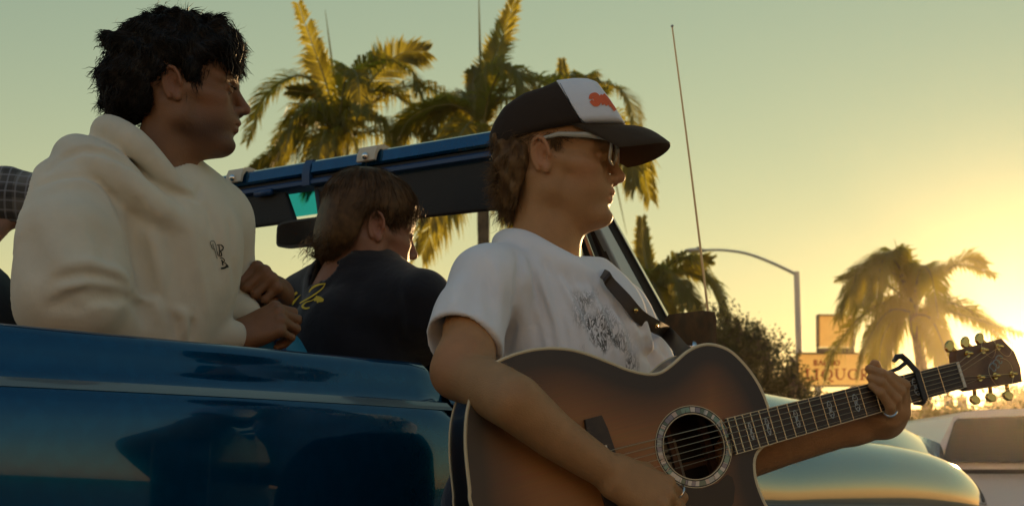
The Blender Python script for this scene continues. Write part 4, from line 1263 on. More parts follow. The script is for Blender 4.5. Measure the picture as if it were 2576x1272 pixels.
fo([(160, 720), (215, 710), (280, 718), (322, 738)], 0.0072, -0.0153)
fo([(205, 770), (225, 752), (262, 748), (300, 756)], 0.0064, 0.0170)
fo([(120, 770), (170, 760), (200, 775)], 0.0096, 0.0102)
fo([(330, 748), (352, 775), (360, 810)], 0.0080, 0.0119)
fo([(345, 742), (392, 762), (402, 800)], 0.0072, -0.0085)
fo([(432, 790), (440, 812), (436, 850)], 0.0064, 0.0136)
fo([(452, 782), (468, 798), (464, 840)], 0.0056, -0.0136)
fo([(478, 796), (484, 815), (480, 850)], 0.0040, 0.0136)
fo([(60, 560), (80, 640), (100, 720)], 0.0144, 0.0085)
fo([(120, 560), (150, 640), (170, 690)], 0.0144, -0.0068)
fo([(230, 560), (262, 620), (270, 680)], 0.0120, 0.0085)
fo([(505, 470), (495, 500), (470, 488)], 0.0048, 0.0102)
S.noise(.0016, .11, 4)
Vh, Qh = S.net(); Vh = S.relax(Vh, Qh, 1, .4)
hoodie = mobj('hoodie', fast_mesh('hoodie', Vh, Qh), M_hood, pa)
BVH_hood = BVHTree.FromPolygons(Vh.tolist(), Qh.tolist())

# hands -------------------------------------------------------------------
S = Sdf(P(560, 900, 2.55) - (.02, 0, 0), (P(800, 640, 2.95)[0], 2.99, P(650, 650, 2.95)[2]), .0021)
hr = Hand(S, P(596, 848, 2.705), P(718, 792, 2.71) - P(596, 848, 2.705), np.array((-.15, -.85, .55)), 1, .96)
x_, y_, z_ = hr.A
if y_[2] < 0: hr.A[1] = -hr.A[1]
hr.build([(52, 70, 38), (58, 74, 40), (62, 78, 40), (66, 80, 42)], [(.02, .028, -.016), (.055, .040, -.030), (.085, .036, -.046), (.105, .030, -.06)], wr=.026, forearm=([P(565, 848, 2.69), P(480, 840, 2.645)], [.021, .021]))
hl_ = Hand(S, P(703, 737, 2.89), (-.12, -.95, .25), (.66, .05, .74), 1, .98)
if hl_.A[1][0] > 0: hl_.A[1] = -hl_.A[1]
hl_.build(FIST, [(.02, .03, -.014), (.055, .046, -.024), (.085, .040, -.044), (.098, .022, -.056)], wr=.026, forearm=([P(690, 760, 2.93), P(600, 800, 2.86)], [.028, .032]))
Vx, Qx = S.net(); Vx = S.relax(Vx, Qx, 1, .3)
# plain trunk inside the clothes joins head and hands
S = Sdf(P(60, 1100, 2.4) - (.05, .1, .25), (P(620, 400, 2.9)[0], 3.05, P(300, 400, 2.6)[2]), .012)
S.chain([P(330, 1060, 2.75), P(365, 640, 2.68), P(395, 470, 2.64)], [.12, .11, .055], k=.05)
S.chain([P(220, 540, 2.56), P(380, 520, 2.66), P(490, 575, 2.78)], [.045, .055, .03], k=.04)
S.chain([P(215, 545, 2.55), P(200, 800, 2.53), P(450, 836, 2.622), P(560, 847, 2.682)], [.045, .038, .020, .018], k=.02)
S.chain([P(490, 575, 2.78), P(530, 790, 2.84), P(600, 795, 2.83)], [.03, .03, .022], k=.02)
Vt, Qt = S.net()
Vb, Qb = join_geo([headA, (Vx, Qx), (Vt, Qt)])
me = fast_mesh('body', Vb, Qb)
z0 = np.zeros(len(Vx) + len(Vt))
set_attr(me, 'flush', np.concatenate([redA, z0])); set_attr(me, 'stubble', np.concatenate([np.clip(stA * 1.5, 0, 1), z0]))
mobj('body', me, M_skinA, pa)

# hair ---------------------------------------------------------------------
out = [(-.143, .080), (-.150, .112), (-.128, .136), (-.100, .150), (-.060, .159), (-.025, .164), (.010, .158), (.048, .145), (.078, .136), (.092, .122), (.100, .104), (.099, .082), (.096, .062),
       (.086, .050), (.066, .046), (.046, .056), (.034, .050), (.024, .020), (.014, .000), (.008, .022), (-.004, .036), (-.030, .040), (-.046, .022), (-.052, -.005), (-.060, -.030), (-.085, -.050), (-.135, -.045), (-.152, -.010), (-.165, .022), (-.158, .05)]
S = Sdf((-.19, -.11, -.07), (.135, .11, .18), .003)
S.ell((-.020, 0, .060), (.135, .090, .105)); S.ell((.06, 0, .085), (.06, .072, .06), k=.03); S.ell((-.09, 0, .01), (.075, .074, .07), k=.03)
S.op(poly_slab(out, lo=S.lo, hi=S.lo + S.n * S.h), .022, 'i')
S.noise(.007, .050, 12); S.noise(.002, .02, 13)
Vc, Qc = S.net(); Vc = S.relax(Vc, Qc, 1, .5)
Nc = normals_of(Vc, Qc)
rng = np.random.default_rng(21)
def tang(d, n): return d - n * (d * n).sum(1)[:, None]
def flowA(p, n):
    c = np.array((-.035, 0, .16)); d = p - c
    d = d / (np.linalg.norm(d, axis=1)[:, None] + 1e-6)
    d[:, 0] += np.where(p[:, 0] > .03, .5, -.2); d[:, 2] -= np.where(p[:, 2] < .08, .5, .05)
    return d - n * (d * n).sum(1)[:, None]
ii = rng.choice(len(Vc), 13000)
fl = flowA(Vc[ii], Nc[ii])
wv_ = tang(np.stack([np.sin(70 * Vc[ii, 2] + 40 * Vc[ii, 1]), np.cos(60 * Vc[ii, 0]), np.sin(80 * Vc[ii, 0] + 30 * Vc[ii, 1])], 1), Nc[ii])
geo = [strands(Vc[ii] + Nc[ii] * .0002, fl + wv_ * .45 + rng.normal(size=(len(ii), 3)) * .05 + Nc[ii] * .10, rng, rng.uniform(.018, .032, len(ii)), 6, .0011, .12, .03, inward=-Nc[ii] * .75)]
jj = rng.choice(len(Vc), 70); jj = jj[(Vc[jj, 2] > -.01)]
geo.append(strands(Vc[jj], flowA(Vc[jj], Nc[jj]) * .8 + Nc[jj] * .4 + rng.normal(size=(len(jj), 3)) * .3, rng, rng.uniform(.02, .04, len(jj)), 8, .0004, 1.2, .06, inward=-Nc[jj] * .9))
def tuft(c, r, d, n, ln, cu=1.6, rad=.0009, wv=.06):
    rt = np.array(c) + rng.normal(size=(n, 3)) * r
    dd = np.array(d)[None] + rng.normal(size=(n, 3)) * .18
    geo.append(strands(rt, dd, rng, rng.uniform(ln * .6, ln, n), 8, rad * 1.4, cu * .6, wv))
tuft((-.140, -.015, .055), (.006, .028, .018), (-.35, -.1, -1.), 220, .022, .8)
tuft((-.142, -.015, .020), (.006, .028, .018), (-.55, -.1, -.8), 220, .020, .8)
tuft((-.126, -.015, -.02), (.008, .030, .016), (-.35, -.1, -.9), 300, .035)
tuft((.082, -.012, .100), (.008, .035, .012), (.38, -.05, -1.), 420, .055, .5, .0012, .03)
tuft((.090, -.010, .082), (.005, .036, .010), (.16, -.05, -1.), 200, .050, .6, .0012, .03)
tuft((.070, -.038, .085), (.014, .018, .012), (.25, -.2, -1.), 380, .044, .4, .0012, .03)
tuft((.078, -.01, .122), (.008, .02, .005), (.3, 0, 1.), 50, .030, 2.6, .0004)
tuft((-.03, -.01, .158), (.018, .03, .003), (.6, 0, .8), 50, .022, 3.2, .0004)
tuft((.018, -.066, .030), (.010, .004, .014), (.1, -.15, -1.), 320, .028, .5, .0007, .02)
geo = join_geo([(Vc, Qc)] + geo)
mobj('hair', fast_mesh('hair', to_world(geo[0], TA, fA, lA, uA), geo[1]), M_hairA, pa)
# brows, lashes
geo = []
for g in (-1, 1):
    rt = np.array([(.0965 - .020 * t * t * 1.0, g * (.014 + .034 * t), .030 + .006 * math.sin(t * 2.6)) for t in rng.uniform(0, 1, 160)]) + rng.normal(size=(160, 3)) * .0012
    geo.append(strands(rt, np.array((-.25, g * 1., .15))[None] + rng.normal(size=(160, 3)) * .25, rng, .008, 3, .0005, .3))
    rt = np.array([(.0930 - .008 * t * t, g * (.020 + .024 * t), .0135) for t in rng.uniform(0, 1, 50)])
    geo.append(strands(rt, np.array((1., g * .3, .1))[None] + rng.normal(size=(50, 3)) * .2, rng, .008, 3, .0004, .5))
geo = join_geo(geo)
mobj('eyebrows', fast_mesh('eyebrows', to_world(geo[0], TA, fA, lA, uA), geo[1]), M_hairA, pa)
M_eye = mat('eyeball', (.25, .21, .18), .45, spec=.2)
M_iris = mat('dark_iris', (.012, .008, .006), .1)
for g in (-1, 1):
    c = to_world(np.array([(.0772, g * .0315, .0118)]), TA, fA, lA, uA)[0]
    ey = MB().ball(c, .0132, 16, 12).build('eye', M_eye, pa, smooth=True)
    MB().ball(c + fA * .0085, (.0052, .0052, .0055), 12, 8).build('iris', M_iris, ey, smooth=True)

# print on the chest: outlined letters sewn on the hoodie
M_ink = mat('dark_green_thread', (.018, .022, .016), .8)
def onto(bvh, u, v, off=.0012):
    r = ray(u, v); r = unit(r)
    h, n, i, d = bvh.ray_cast(Vector((0, 0, CAMZ)), Vector(r))
    if h is None: return None
    if n.dot(Vector(r)) > 0: n = -n
    return np.array(h) + np.array(n) * off, np.array(n)
def stroke_on(bvh, lines, width, name, m, parent, off=.0012, smoothn=0):
    V, Qd = [], []
    for ln in lines:
        pts = ln[0] if isinstance(ln[0], list) else ln
        ww = ln[1] if isinstance(ln[0], list) else width
        C2 = bez([(a, b, 0) for a, b in pts], max(6, 5 * len(pts)))
        prev = None; k0 = len(V); good = []
        for i, q in enumerate(C2):
            t = C2[min(i + 1, len(C2) - 1)] - C2[max(i - 1, 0)]; t = t / (np.linalg.norm(t) + 1e-9)
            f = i / (len(C2) - 1)
            w = (ww if np.isscalar(ww) else float(np.interp(f, np.linspace(0, 1, len(ww)), ww))) * .5
            a = onto(bvh, q[0] - t[1] * w, q[1] + t[0] * w, off); b = onto(bvh, q[0] + t[1] * w, q[1] - t[0] * w, off)
            if a is None or b is None: continue
            V += [a[0], b[0]]; good.append(len(V) - 2)
        for i in range(len(good) - 1): Qd.append((good[i], good[i] + 1, good[i + 1] + 1, good[i + 1]))
    return mobj(name, fast_mesh(name, V, np.array(Qd)), m, parent)
def zl(zx, zy): return (.8944 * (560 + zx * .11006), .8944 * (640 + zy * .11006))
ZL = lambda *a: [zl(*q) for q in a]
stroke_on(BVH_hood, [ZL((300, 450), (272, 410), (285, 360), (330, 335), (380, 360), (415, 450), (435, 560), (465, 650), (480, 700)),
                     ZL((300, 450), (320, 520), (375, 560), (405, 620), (425, 720), (455, 790)), ZL((335, 410), (350, 480), (385, 560)),
                     ZL((480, 710), (455, 640), (440, 570)), ([*ZL((440, 450), (500, 435), (560, 440))], 1.8), ([*ZL((500, 450), (515, 600), (510, 700))], 2.6), ([*ZL((560, 440), (610, 500), (590, 570), (545, 590), (565, 660), (575, 715))], 3.0),
                     ([*ZL((490, 715), (575, 720))], 2.4), ([*ZL((525, 775), (575, 770), (625, 800), (640, 850), (600, 875), (660, 900), (690, 950), (660, 1000), (600, 1020))], 2.2),
                     ([*ZL((570, 820), (590, 880), (600, 960))], 3.2), ([*ZL((550, 1040), (630, 1030), (690, 1000), (740, 985))], 4.5), ([*ZL((700, 940), (730, 1000))], 3.)],
          1.3, 'chest_logo', M_ink, pa)
# ================================================================== PERSON IN THE FRONT SEAT
M_skinB = skin_mat('tan_skin', (.32, .155, .088), (.38, .12, .07), (.20, .11, .07))
M_hairB = hair_mat('light_brown_hair', (.055, .028, .010), (.11, .056, .020))
M_navy = fabric('navy_cotton', (.012, .011, .014), (.009, .009, .012), 1000, .0008)
M_yellow = mat('yellow_print', (.62, .42, .02), .7)
pb = empty('person', C(1.0, .36, .5), 'person with brown hair and yellow script on a dark shirt in the front seat', 'person', 'people around the car')
aB = R(28)
TB = P(930, 588, 3.15)
fB, lB, uB = frame3((math.cos(aB), math.sin(aB), -.20), (.08, 0, 1))
S = head_sdf(.0026, nose=1.0, neck=((-.014, 0, -.03), (-.045, 0, -.13), (-.075, 0, -.215)), nr=(.050, .052, .045))
V, Q = S.net(); rB, sB = flush_of(V); headB = (to_world(V, TB, fB, lB, uB), Q)
S = Sdf(P(640, 1000, 2.9) - (.02, 0, .12), (P(1180, 700, 3.2)[0], 3.55, P(900, 630, 3.3)[2]), .006)
S.chain([P(905, 730, 3.16), P(892, 860, 3.12), P(880, 1060, 3.08)], [.105, .145, .14])
S.chain([P(772, 768, 3.30), P(905, 735, 3.17), P(1058, 778, 3.04)], [.070, .085, .074], k=.07)
S.chain([P(915, 690, 3.16), P(1050, 760, 3.04)], [.045, .055], k=.05)
S.chain([P(890, 695, 3.18), P(790, 745, 3.28)], [.05, .055], k=.05)
S.chain([P(825, 705, 3.14), P(870, 700, 3.12)], [.045, .045], k=.03)
S.chain([P(1058, 780, 3.04), P(1095, 838, 3.10), P(1120, 880, 3.16)], [.074, .070, .066], k=.03)
S.chain([P(772, 770, 3.30), P(760, 860, 3.34)], [.070, .066], k=.03)
S.chain([TB + fB * -.045 + uB * -.09, TB + fB * -.055 + uB * -.135], [.056, .052], mode='s', k=.005)
cl_ = bez(PP([(792, 690, 3.20), (840, 668, 3.10), (900, 658, 3.075), (965, 662, 3.085), (1005, 684, 3.14)]), 20)
S.chain(cl_, .010, k=.012)
fo = S.fold
fo([(840, 690), (800, 740), (760, 790)], .010, .005); fo([(960, 690), (985, 740), (1000, 800)], .012, .005); fo([(900, 700), (880, 780), (890, 850)], .012, .004)
fo([(1000, 720), (1010, 790), (1000, 860)], .010, .006); fo([(1035, 810), (1050, 822), (1070, 826)], .005, -.004); fo([(960, 790), (990, 840), (1000, 890)], .010, -.006)
S.noise(.0015, .1, 9)
Vn, Qn = S.net(); Vn = S.relax(Vn, Qn, 1, .4)
tee = mobj('tee_shirt', fast_mesh('tee_shirt', Vn, Qn), M_navy, pb)
bvn = BVHTree.FromPolygons(Vn.tolist(), Qn.tolist())
zd = lambda zx, zy: (679.7 + .239 * zx, 644 + .239 * zy)
ZD = lambda *a: [zd(*q) for q in a]
stroke_on(bvn, [([*ZD((190, 480), (235, 425), (290, 380))], [3, 6, 6]), ([*ZD((186, 500), (240, 485), (290, 440), (330, 405))], [3, 4, 3, 1.5]), ([*ZD((240, 510), (270, 470), (300, 435))], [3, 3, 2]),
                ([*ZD((415, 382), (440, 345), (500, 308), (585, 292))], [3, 5, 5.5, 2]), ([*ZD((585, 292), (545, 350), (450, 420), (315, 498))], [1.5, 3, 4, 3.5]),
                ([*ZD((420, 545), (375, 552), (345, 530), (380, 490), (440, 470), (480, 445))], [3, 5, 6, 3, 2, 4]), ([*ZD((465, 470), (500, 450), (530, 460), (566, 468))], [5, 12, 14, 6]), ([*ZD((490, 420), (500, 455), (505, 495))], [3, 8, 3])], 4, 'script_print', M_yellow, tee, .0015)
# arms resting forward
S = Sdf(P(700, 1000, 2.9) - (.05, 0, .25), (P(1250, 700, 3.5)[0], 3.9, P(900, 690, 3.2)[2]), .012)
S.chain([P(905, 1000, 3.12), P(905, 760, 3.16), TB + fB * -.07 + uB * -.22], [.09, .08, .05], k=.04)
S.chain([P(1060, 785, 3.05), P(1130, 900, 3.18), P(1160, 930, 3.42)], [.046, .042, .03], k=.02)
S.chain([P(775, 775, 3.30), P(770, 900, 3.40), P(880, 930, 3.6)], [.046, .042, .03], k=.02)
Hand(S, P(1160, 930, 3.42), (.1, 1, -.2), (.2, 0, 1), 1).build([(30, 30, 20)] * 4, [(.02, .028, -.012), (.058, .044, -.016), (.090, .044, -.022)])
Hand(S, P(880, 930, 3.6), (.5, .8, -.2), (0, 0, 1), -1).build([(30, 30, 20)] * 4, [(.02, .028, -.012), (.058, .044, -.016), (.090, .044, -.022)])
Vt, Qt = S.net()
Vb, Qb = join_geo([headB, (Vt, Qt)]); me = fast_mesh('body', Vb, Qb)
set_attr(me, 'flush', np.r_[rB, np.zeros(len(Vt))]); set_attr(me, 'stubble', np.r_[sB * .5, np.zeros(len(Vt))])
mobj('body', me, M_skinB, pb)
ob = [(-.122, .04), (-.130, .085), (-.108, .125), (-.07, .146), (-.02, .154), (.03, .149), (.07, .134), (.088, .108), (.090, .084), (.078, .060), (.062, .050), (.044, .040), (.026, .022), (.014, .002), (.004, .012), (-.006, .028), (-.028, .034), (-.042, .012), (-.047, -.030), (-.062, -.062), (-.095, -.088), (-.118, -.070), (-.122, -.02)]
S = Sdf((-.15, -.12, -.10), (.13, .12, .17), .0035)
S.ell((-.014, 0, .053), (.116, .086, .100)); S.ell((-.06, 0, -.01), (.075, .078, .085), k=.03)
S.op(poly_slab(ob, lo=S.lo, hi=S.lo + S.n * S.h), .022, 'i'); Vc, Qc = S.net(); Nc = normals_of(Vc, Qc); rng = np.random.default_rng(4)
def flowB(p, n):
    d = p - np.array((-.045, .01, .16)); d /= np.linalg.norm(d, axis=1)[:, None] + 1e-6
    d[:, 2] -= np.clip((.13 - p[:, 2]) * 14, 0, 1.4); d[:, 0] += np.where(p[:, 0] > .0, .45, -.05)
    return d - n * (d * n).sum(1)[:, None]
ii = rng.choice(len(Vc), 10000)
clump = tang(np.sin(Vc[ii] * np.array((170, 150, 130)) + 1.3)[:, [1, 2, 0]], Nc[ii]) * .09
geo = [(Vc, Qc), strands(Vc[ii] - Nc[ii] * .002, flowB(Vc[ii], Nc[ii]) + clump + rng.normal(size=(len(ii), 3)) * .05 + Nc[ii] * .06, rng, rng.uniform(.03, .05, len(ii)), 6, .0009, .18, .01, inward=-Nc[ii] * .55)]
jj = rng.choice(len(Vc), 120); geo.append(strands(Vc[jj], flowB(Vc[jj], Nc[jj]) + Nc[jj] * .35 + rng.normal(size=(len(jj), 3)) * .2, rng, rng.uniform(.03, .05, len(jj)), 7, .0003, .5, .03, inward=-Nc[jj] * .9))
def tuftB(c, r, d, n, ln, cu=.8):
    rt = np.array(c) + rng.normal(size=(n, 3)) * r
    geo.append(strands(rt, np.array(d)[None] + rng.normal(size=(n, 3)) * .22, rng, rng.uniform(ln * .6, ln, n), 6, .0008, cu, .03))
tuftB((-.118, .0, -.055), (.008, .04, .014), (-.5, 0, -.8), 260, .022, 1.2); tuftB((.070, -.045, .065), (.012, .016, .010), (.15, -.1, -1), 300, .026); tuftB((.03, -.072, .045), (.02, .006, .012), (.15, -.12, -1), 300, .030)
tuftB((-.03, -.080, .040), (.022, .005, .010), (-.2, -.1, -1), 260, .026)
geo = join_geo(geo)
mobj('hair', fast_mesh('hair', to_world(geo[0], TB, fB, lB, uB), geo[1]), M_hairB, pb)

# ================================================================== PERSON IN THE PLAID SHIRT
def plaid_mat():
    m = fabric('plaid_flannel', (.16, .14, .12), (.12, .105, .09), 1000)
    nt = m.node_tree; b = nt.nodes['Principled BSDF']; tc = nt.nodes['Texture Coordinate']; src = b.inputs['Base Color'].links[0].from_socket
    cur = src
    for dr, sc, colr, lo in (('X', 5, (.035, .032, .030), .55), ('Z', 5, (.035, .032, .030), .55), ('X', 15, (.26, .25, .26), .9), ('Z', 15, (.26, .25, .26), .9)):
        w = nt.nodes.new('ShaderNodeTexWave'); w.bands_direction = dr; w.inputs['Scale'].default_value = sc; w.inputs['Distortion'].default_value = .8
        nt.links.new(tc.outputs['Object'], w.inputs['Vector'])
        mr = nt.nodes.new('ShaderNodeMapRange'); mr.inputs[1].default_value = lo; mr.inputs[2].default_value = lo + .05; mr.inputs[4].default_value = .6
        nt.links.new(w.outputs['Fac'], mr.inputs[0])
        mx = nt.nodes.new('ShaderNodeMix'); mx.data_type = 'RGBA'; mx.inputs[7].default_value = (*colr, 1)
        nt.links.new(mr.outputs[0], mx.inputs[0]); nt.links.new(cur, mx.inputs[6]); cur = mx.outputs[2]
    nt.links.new(cur, b.inputs['Base Color'])
    return m
pd = empty('person', P(-220, 1100, 3.4) * (1, 1, 0) + (0, 0, .8), 'person at the left edge showing only a plaid shirt sleeve behind the cream hoodie', 'person', 'people around the car')
S = Sdf(P(-420, 1000, 3.0) - (.1, 0, .1), (P(200, 500, 3.5)[0], 3.75, P(0, 330, 3.5)[2]), .007)
S.chain([P(-220, 560, 3.42), P(-225, 760, 3.42), P(-225, 1000, 3.42)], [.10, .15, .15])
S.chain([P(-90, 500, 3.32), P(-220, 500, 3.42), P(-360, 520, 3.5)], [.07, .085, .07], k=.06)
S.chain([P(-95, 500, 3.32), P(20, 500, 3.26), P(110, 505, 3.28)], [.072, .072, .060], k=.03)
S.chain([P(-355, 520, 3.5), P(-380, 700, 3.45)], [.07, .06], k=.03)
fo = S.fold
for x in (-60, -20, 18, 52, 88): fo([(x, 430), (x + 8, 480), (x - 4, 560)], .011, .010 if x % 4 == 0 else .007); fo([(x + 17, 430), (x + 20, 480), (x + 14, 550)], .010, -.008)
S.noise(.004, .08, 3)
Vp, Qp = S.net(); mobj('plaid_shirt', fast_mesh('plaid_shirt', Vp, Qp), plaid_mat(), pd)
TD = P(-235, 320, 3.42); fD, lD, uD = frame3((.3, -.9, 0), (0, 0, 1))
S = head_sdf(.004); V, Q = S.net(); rD, sD = flush_of(V); hD = (to_world(V, TD, fD, lD, uD), Q)
S = Sdf(P(-420, 1000, 3.0) - (.1, .2, .1), (P(240, 500, 3.5)[0], 3.75, P(0, 400, 3.5)[2]), .01)
S.chain([P(-222, 760, 3.42), P(-222, 480, 3.42)], [.10, .05])
S.chain([P(-95, 500, 3.32), P(105, 506, 3.28), P(10, 556, 3.24), P(-50, 630, 3.18), P(-100, 720, 3.12)], [.045, .036, .026, .020, .022], k=.02)
Hand(S, P(-100, 720, 3.12), (-.2, -.1, -1), (1, 0, 0), 1).build([(30, 30, 20)] * 4, [(.02, .028, -.012), (.058, .044, -.016), (.090, .044, -.022)])
V, Q = S.net(); Vb, Qb = join_geo([hD, (V, Q)]); me = fast_mesh('body', Vb, Qb)
set_attr(me, 'flush', np.r_[rD, np.zeros(len(V))]); set_attr(me, 'stubble', np.r_[sD, np.zeros(len(V))]); mobj('body', me, M_skinB, pd)
S = Sdf((-.14, -.11, -.05), (.12, .11, .17), .005); S.ell((-.015, 0, .06), (.115, .088, .095)); S.op(poly_slab(ob, lo=S.lo, hi=S.lo + S.n * S.h), .02, 'i'); S.noise(.006, .03, 3)
V, Q = S.net(); mobj('hair', fast_mesh('hair', to_world(V, TD, fD, lD, uD), Q), M_hairA, pd)
# ================================================================== THE GUITAR
G0 = P(1745, 1122, 2.27)
def _solve(u, v, dist):
    lo, hi = 2.27, 3.2
    for _ in range(60):
        m = (lo + hi) / 2
        if np.linalg.norm(P(u, v, m) - G0) < dist: lo = m
        else: hi = m
    return lo
g_a = unit(P(2409, 944, _solve(2409, 944, .498)) - G0)
_c = unit(np.array((0, 0, CAMZ)) - G0)
g_c = unit(_c - g_a * (_c @ g_a))
g_b = np.cross(g_c, g_a)
if g_b[2] < 0: g_b = -g_b
def gw(a, b, c=0): return G0 + g_a * a + g_b * b + g_c * c
def gl(u, v, c=0., org=None, nrm=None):        # picture point -> place on the guitar's top plane (local a, b)
    r = ray(u, v); o = np.array((0, 0, CAMZ)); o0 = G0 + g_c * c if org is None else org; n = g_c if nrm is None else nrm
    p = o + r * (((o0 - o) @ n) / (r @ n)); d = p - G0
    return np.array((d @ g_a, d @ g_b, d @ g_c))
def gp(u, v, c=0.):                            # same, in the place's coordinates
    q = gl(u, v, c); return gw(*q)
Mg = Matrix(((g_a[0], g_b[0], g_c[0], G0[0]), (g_a[1], g_b[1], g_c[1], G0[1]), (g_a[2], g_b[2], g_c[2], G0[2]), (0, 0, 0, 1)))
guitar = empty('acoustic_guitar', (0, 0, 0), 'sunburst acoustic guitar with abalone rosette held by the person in the cap', 'guitar')
guitar.matrix_world = Mg
def gobj(name, mb, m, parent=None, smooth=False, angle=R(35)):
    o = mobj(name, mb.mesh(name, smooth, angle) if isinstance(mb, MB) else mb, m)
    o.parent = parent or guitar
    return o
M_ebony = mat('ebony', (.035, .024, .017), .5, var=(60, (.055, .036, .022), .4, .7))
M_rose = mat('dark_rosewood', (.018, .012, .009), .35, coat=.3, var=(12, (.035, .018, .010), .4, .65))
M_bind = mat('cream_binding', (.62, .50, .30), .4)
M_mahog = mat('mahogany', (.17, .08, .035), .5, var=(20, (.085, .036, .018), .4, .65))
M_string = mat('bronze_string', (.60, .42, .22), .3, .9)
M_fret = mat('fret_wire', (.75, .66, .50), .25, .9)
M_gold = mat('gold_hardware', (.75, .50, .16), .22, 1.0)
M_pick = mat('black_pickguard', (.012, .012, .013), .3)
M_paper = mat('label_paper', (.35, .30, .22), .8)
M_bone = mat('bone', (.7, .62, .48), .5)
# burst top
M_top = bpy.data.materials.new('sunburst_spruce'); M_top.use_nodes = True
nt = M_top.node_tree; b_ = nt.nodes['Principled BSDF']
tc_ = nt.nodes.new('ShaderNodeTexCoord'); mp_ = nt.nodes.new('ShaderNodeMapping'); mp_.inputs['Scale'].default_value = (6, 420, 6)
nz_ = nt.nodes.new('ShaderNodeTexNoise'); nz_.inputs['Scale'].default_value = 1.0; nz_.inputs['Detail'].default_value = 3
nt.links.new(tc_.outputs['Object'], mp_.inputs[0]); nt.links.new(mp_.outputs[0], nz_.inputs['Vector'])
at_ = nt.nodes.new('ShaderNodeAttribute'); at_.attribute_name = 'burst'
cr_ = nt.nodes.new('ShaderNodeValToRGB'); e_ = cr_.color_ramp.elements
e_[0].position = 0.; e_[0].color = (.013, .010, .009, 1)
e_[1].position = 1.; e_[1].color = (.37, .135, .028, 1)
x_ = e_.new(.22); x_.color = (.022, .013, .009, 1)
x_ = e_.new(.50); x_.color = (.14, .050, .013, 1)
x_ = e_.new(.75); x_.color = (.25, .088, .019, 1)
mg_ = nt.nodes.new('ShaderNodeMix'); mg_.data_type = 'RGBA'; mg_.blend_type = 'MULTIPLY'; mg_.inputs[0].default_value = .35
nt.links.new(at_.outputs['Fac'], cr_.inputs[0]); nt.links.new(cr_.outputs[0], mg_.inputs[6]); nt.links.new(nz_.outputs['Color'], mg_.inputs[7])
nt.links.new(mg_.outputs[2], b_.inputs['Base Color'])
b_.inputs['Roughness'].default_value = .42; b_.inputs['Coat Weight'].default_value = .10; b_.inputs['Coat Roughness'].default_value = .3

up_px = [(1182, 1225), (1173, 1140), (1172, 1080), (1178, 1025), (1198, 965), (1236, 920), (1285, 895), (1340, 880), (1400, 876), (1460, 885), (1530, 910), (1580, 930), (1630, 941), (1662, 937), (1692, 917), (1730, 884), (1765, 868), (1800, 868), (1840, 885), (1880, 925), (1910, 970), (1930, 1018)]
U = [gl(u, v)[:2] for u, v in up_px]
tail = U[0][0] - .004
cut_px = [(1952, 1106), (1920, 1121), (1902, 1142), (1897, 1170), (1903, 1212), (1922, 1262), (1950, 1310)]
CU = [gl(u, v)[:2] for u, v in cut_px]
low = [(a, -b) for a, b in U[1:-8]][::-1]          # mirrored lower bout and waist
horn = [CU[-1] + (.004, -.03), CU[-1] + (-.02, -.06), CU[-1] + (-.06, -.075)]
outl = [np.array((tail, 0))] + [np.array(q) for q in U] + [np.array((CU[0][0] + .002, .0))] + CU + horn + [np.array(q) for q in low]
def close_spline(p, n):
    p = list(p); k = len(p)
    q = bez([p[-2], p[-1]] + p + [p[0], p[1]], 40 * (k + 3) + 1)
    q = np.array(q)[80:-40 * 1 or None]; q = q[: 40 * k + 1]
    seg = np.r_[0, np.cumsum(np.linalg.norm(np.diff(q, axis=0), axis=1))]
    s = np.linspace(0, seg[-1], n + 1)[:-1]
    return np.stack([np.interp(s, seg, q[:, i]) for i in range(2)], 1)
OUT = close_spline(outl, 240)
def polydist(pt, poly):
    a = poly; b = np.roll(poly, -1, 0); e = b - a; w = pt - a
    t = np.clip((w * e).sum(1) / ((e * e).sum(1) + 1e-12), 0, 1)
    return np.sqrt(((w - e * t[:, None]) ** 2).sum(1).min())
SH = .051                                          # sound hole radius
NR = 14; rows = []; burst = []
ang = np.arctan2(OUT[:, 1], OUT[:, 0])
for k in range(NR + 1):
    f = (k / NR) ** .8
    row = OUT * (1 - f) + np.stack([np.cos(ang), np.sin(ang)], 1) * SH * f
    rows.append(np.c_[row, np.zeros(len(row))]); burst += [min(1, polydist(q, OUT) / .105) for q in row]
n = len(OUT); Qd = []
for k in range(NR):
    for i in range(n): Qd.append((k * n + i, k * n + (i + 1) % n, (k + 1) * n + (i + 1) % n, (k + 1) * n + i))
me = fast_mesh('soundboard', np.concatenate(rows), np.array(Qd), False); set_attr(me, 'burst', burst)
top = gobj('soundboard', me, M_top)
DEP = .118
O3 = np.c_[OUT, np.zeros(n)]; 
gobj('rim', MB().loft([O3 + (0, 0, -.0015), O3 + (0, 0, -DEP)], True), M_rose, smooth=True)
gobj('back', MB().raw(O3 + (0, 0, -DEP), [tuple(range(n))]), M_rose)
gobj('binding', MB().tube([*(O3 + (0, 0, -.002)), O3[0] + (0, 0, -.002), O3[1] + (0, 0, -.002)], .0032, 6, caps=False), M_bind, smooth=True)
gobj('binding', MB().tube([*(O3 + (0, 0, -DEP + .002)), O3[0] + (0, 0, -DEP + .002)], .0022, 5, caps=False), M_bind, smooth=True)
def annulus(r0, r1, c, th=.0008, nn=72):
    mb = MB(); w = np.linspace(0, 2 * math.pi, nn, endpoint=False)
    rg = lambda r, z: np.c_[np.cos(w) * r, np.sin(w) * r, np.full(nn, z)]
    return mb.loft([rg(r0, c - th), rg(r0, c), rg(r1, c), rg(r1, c - th)], True)
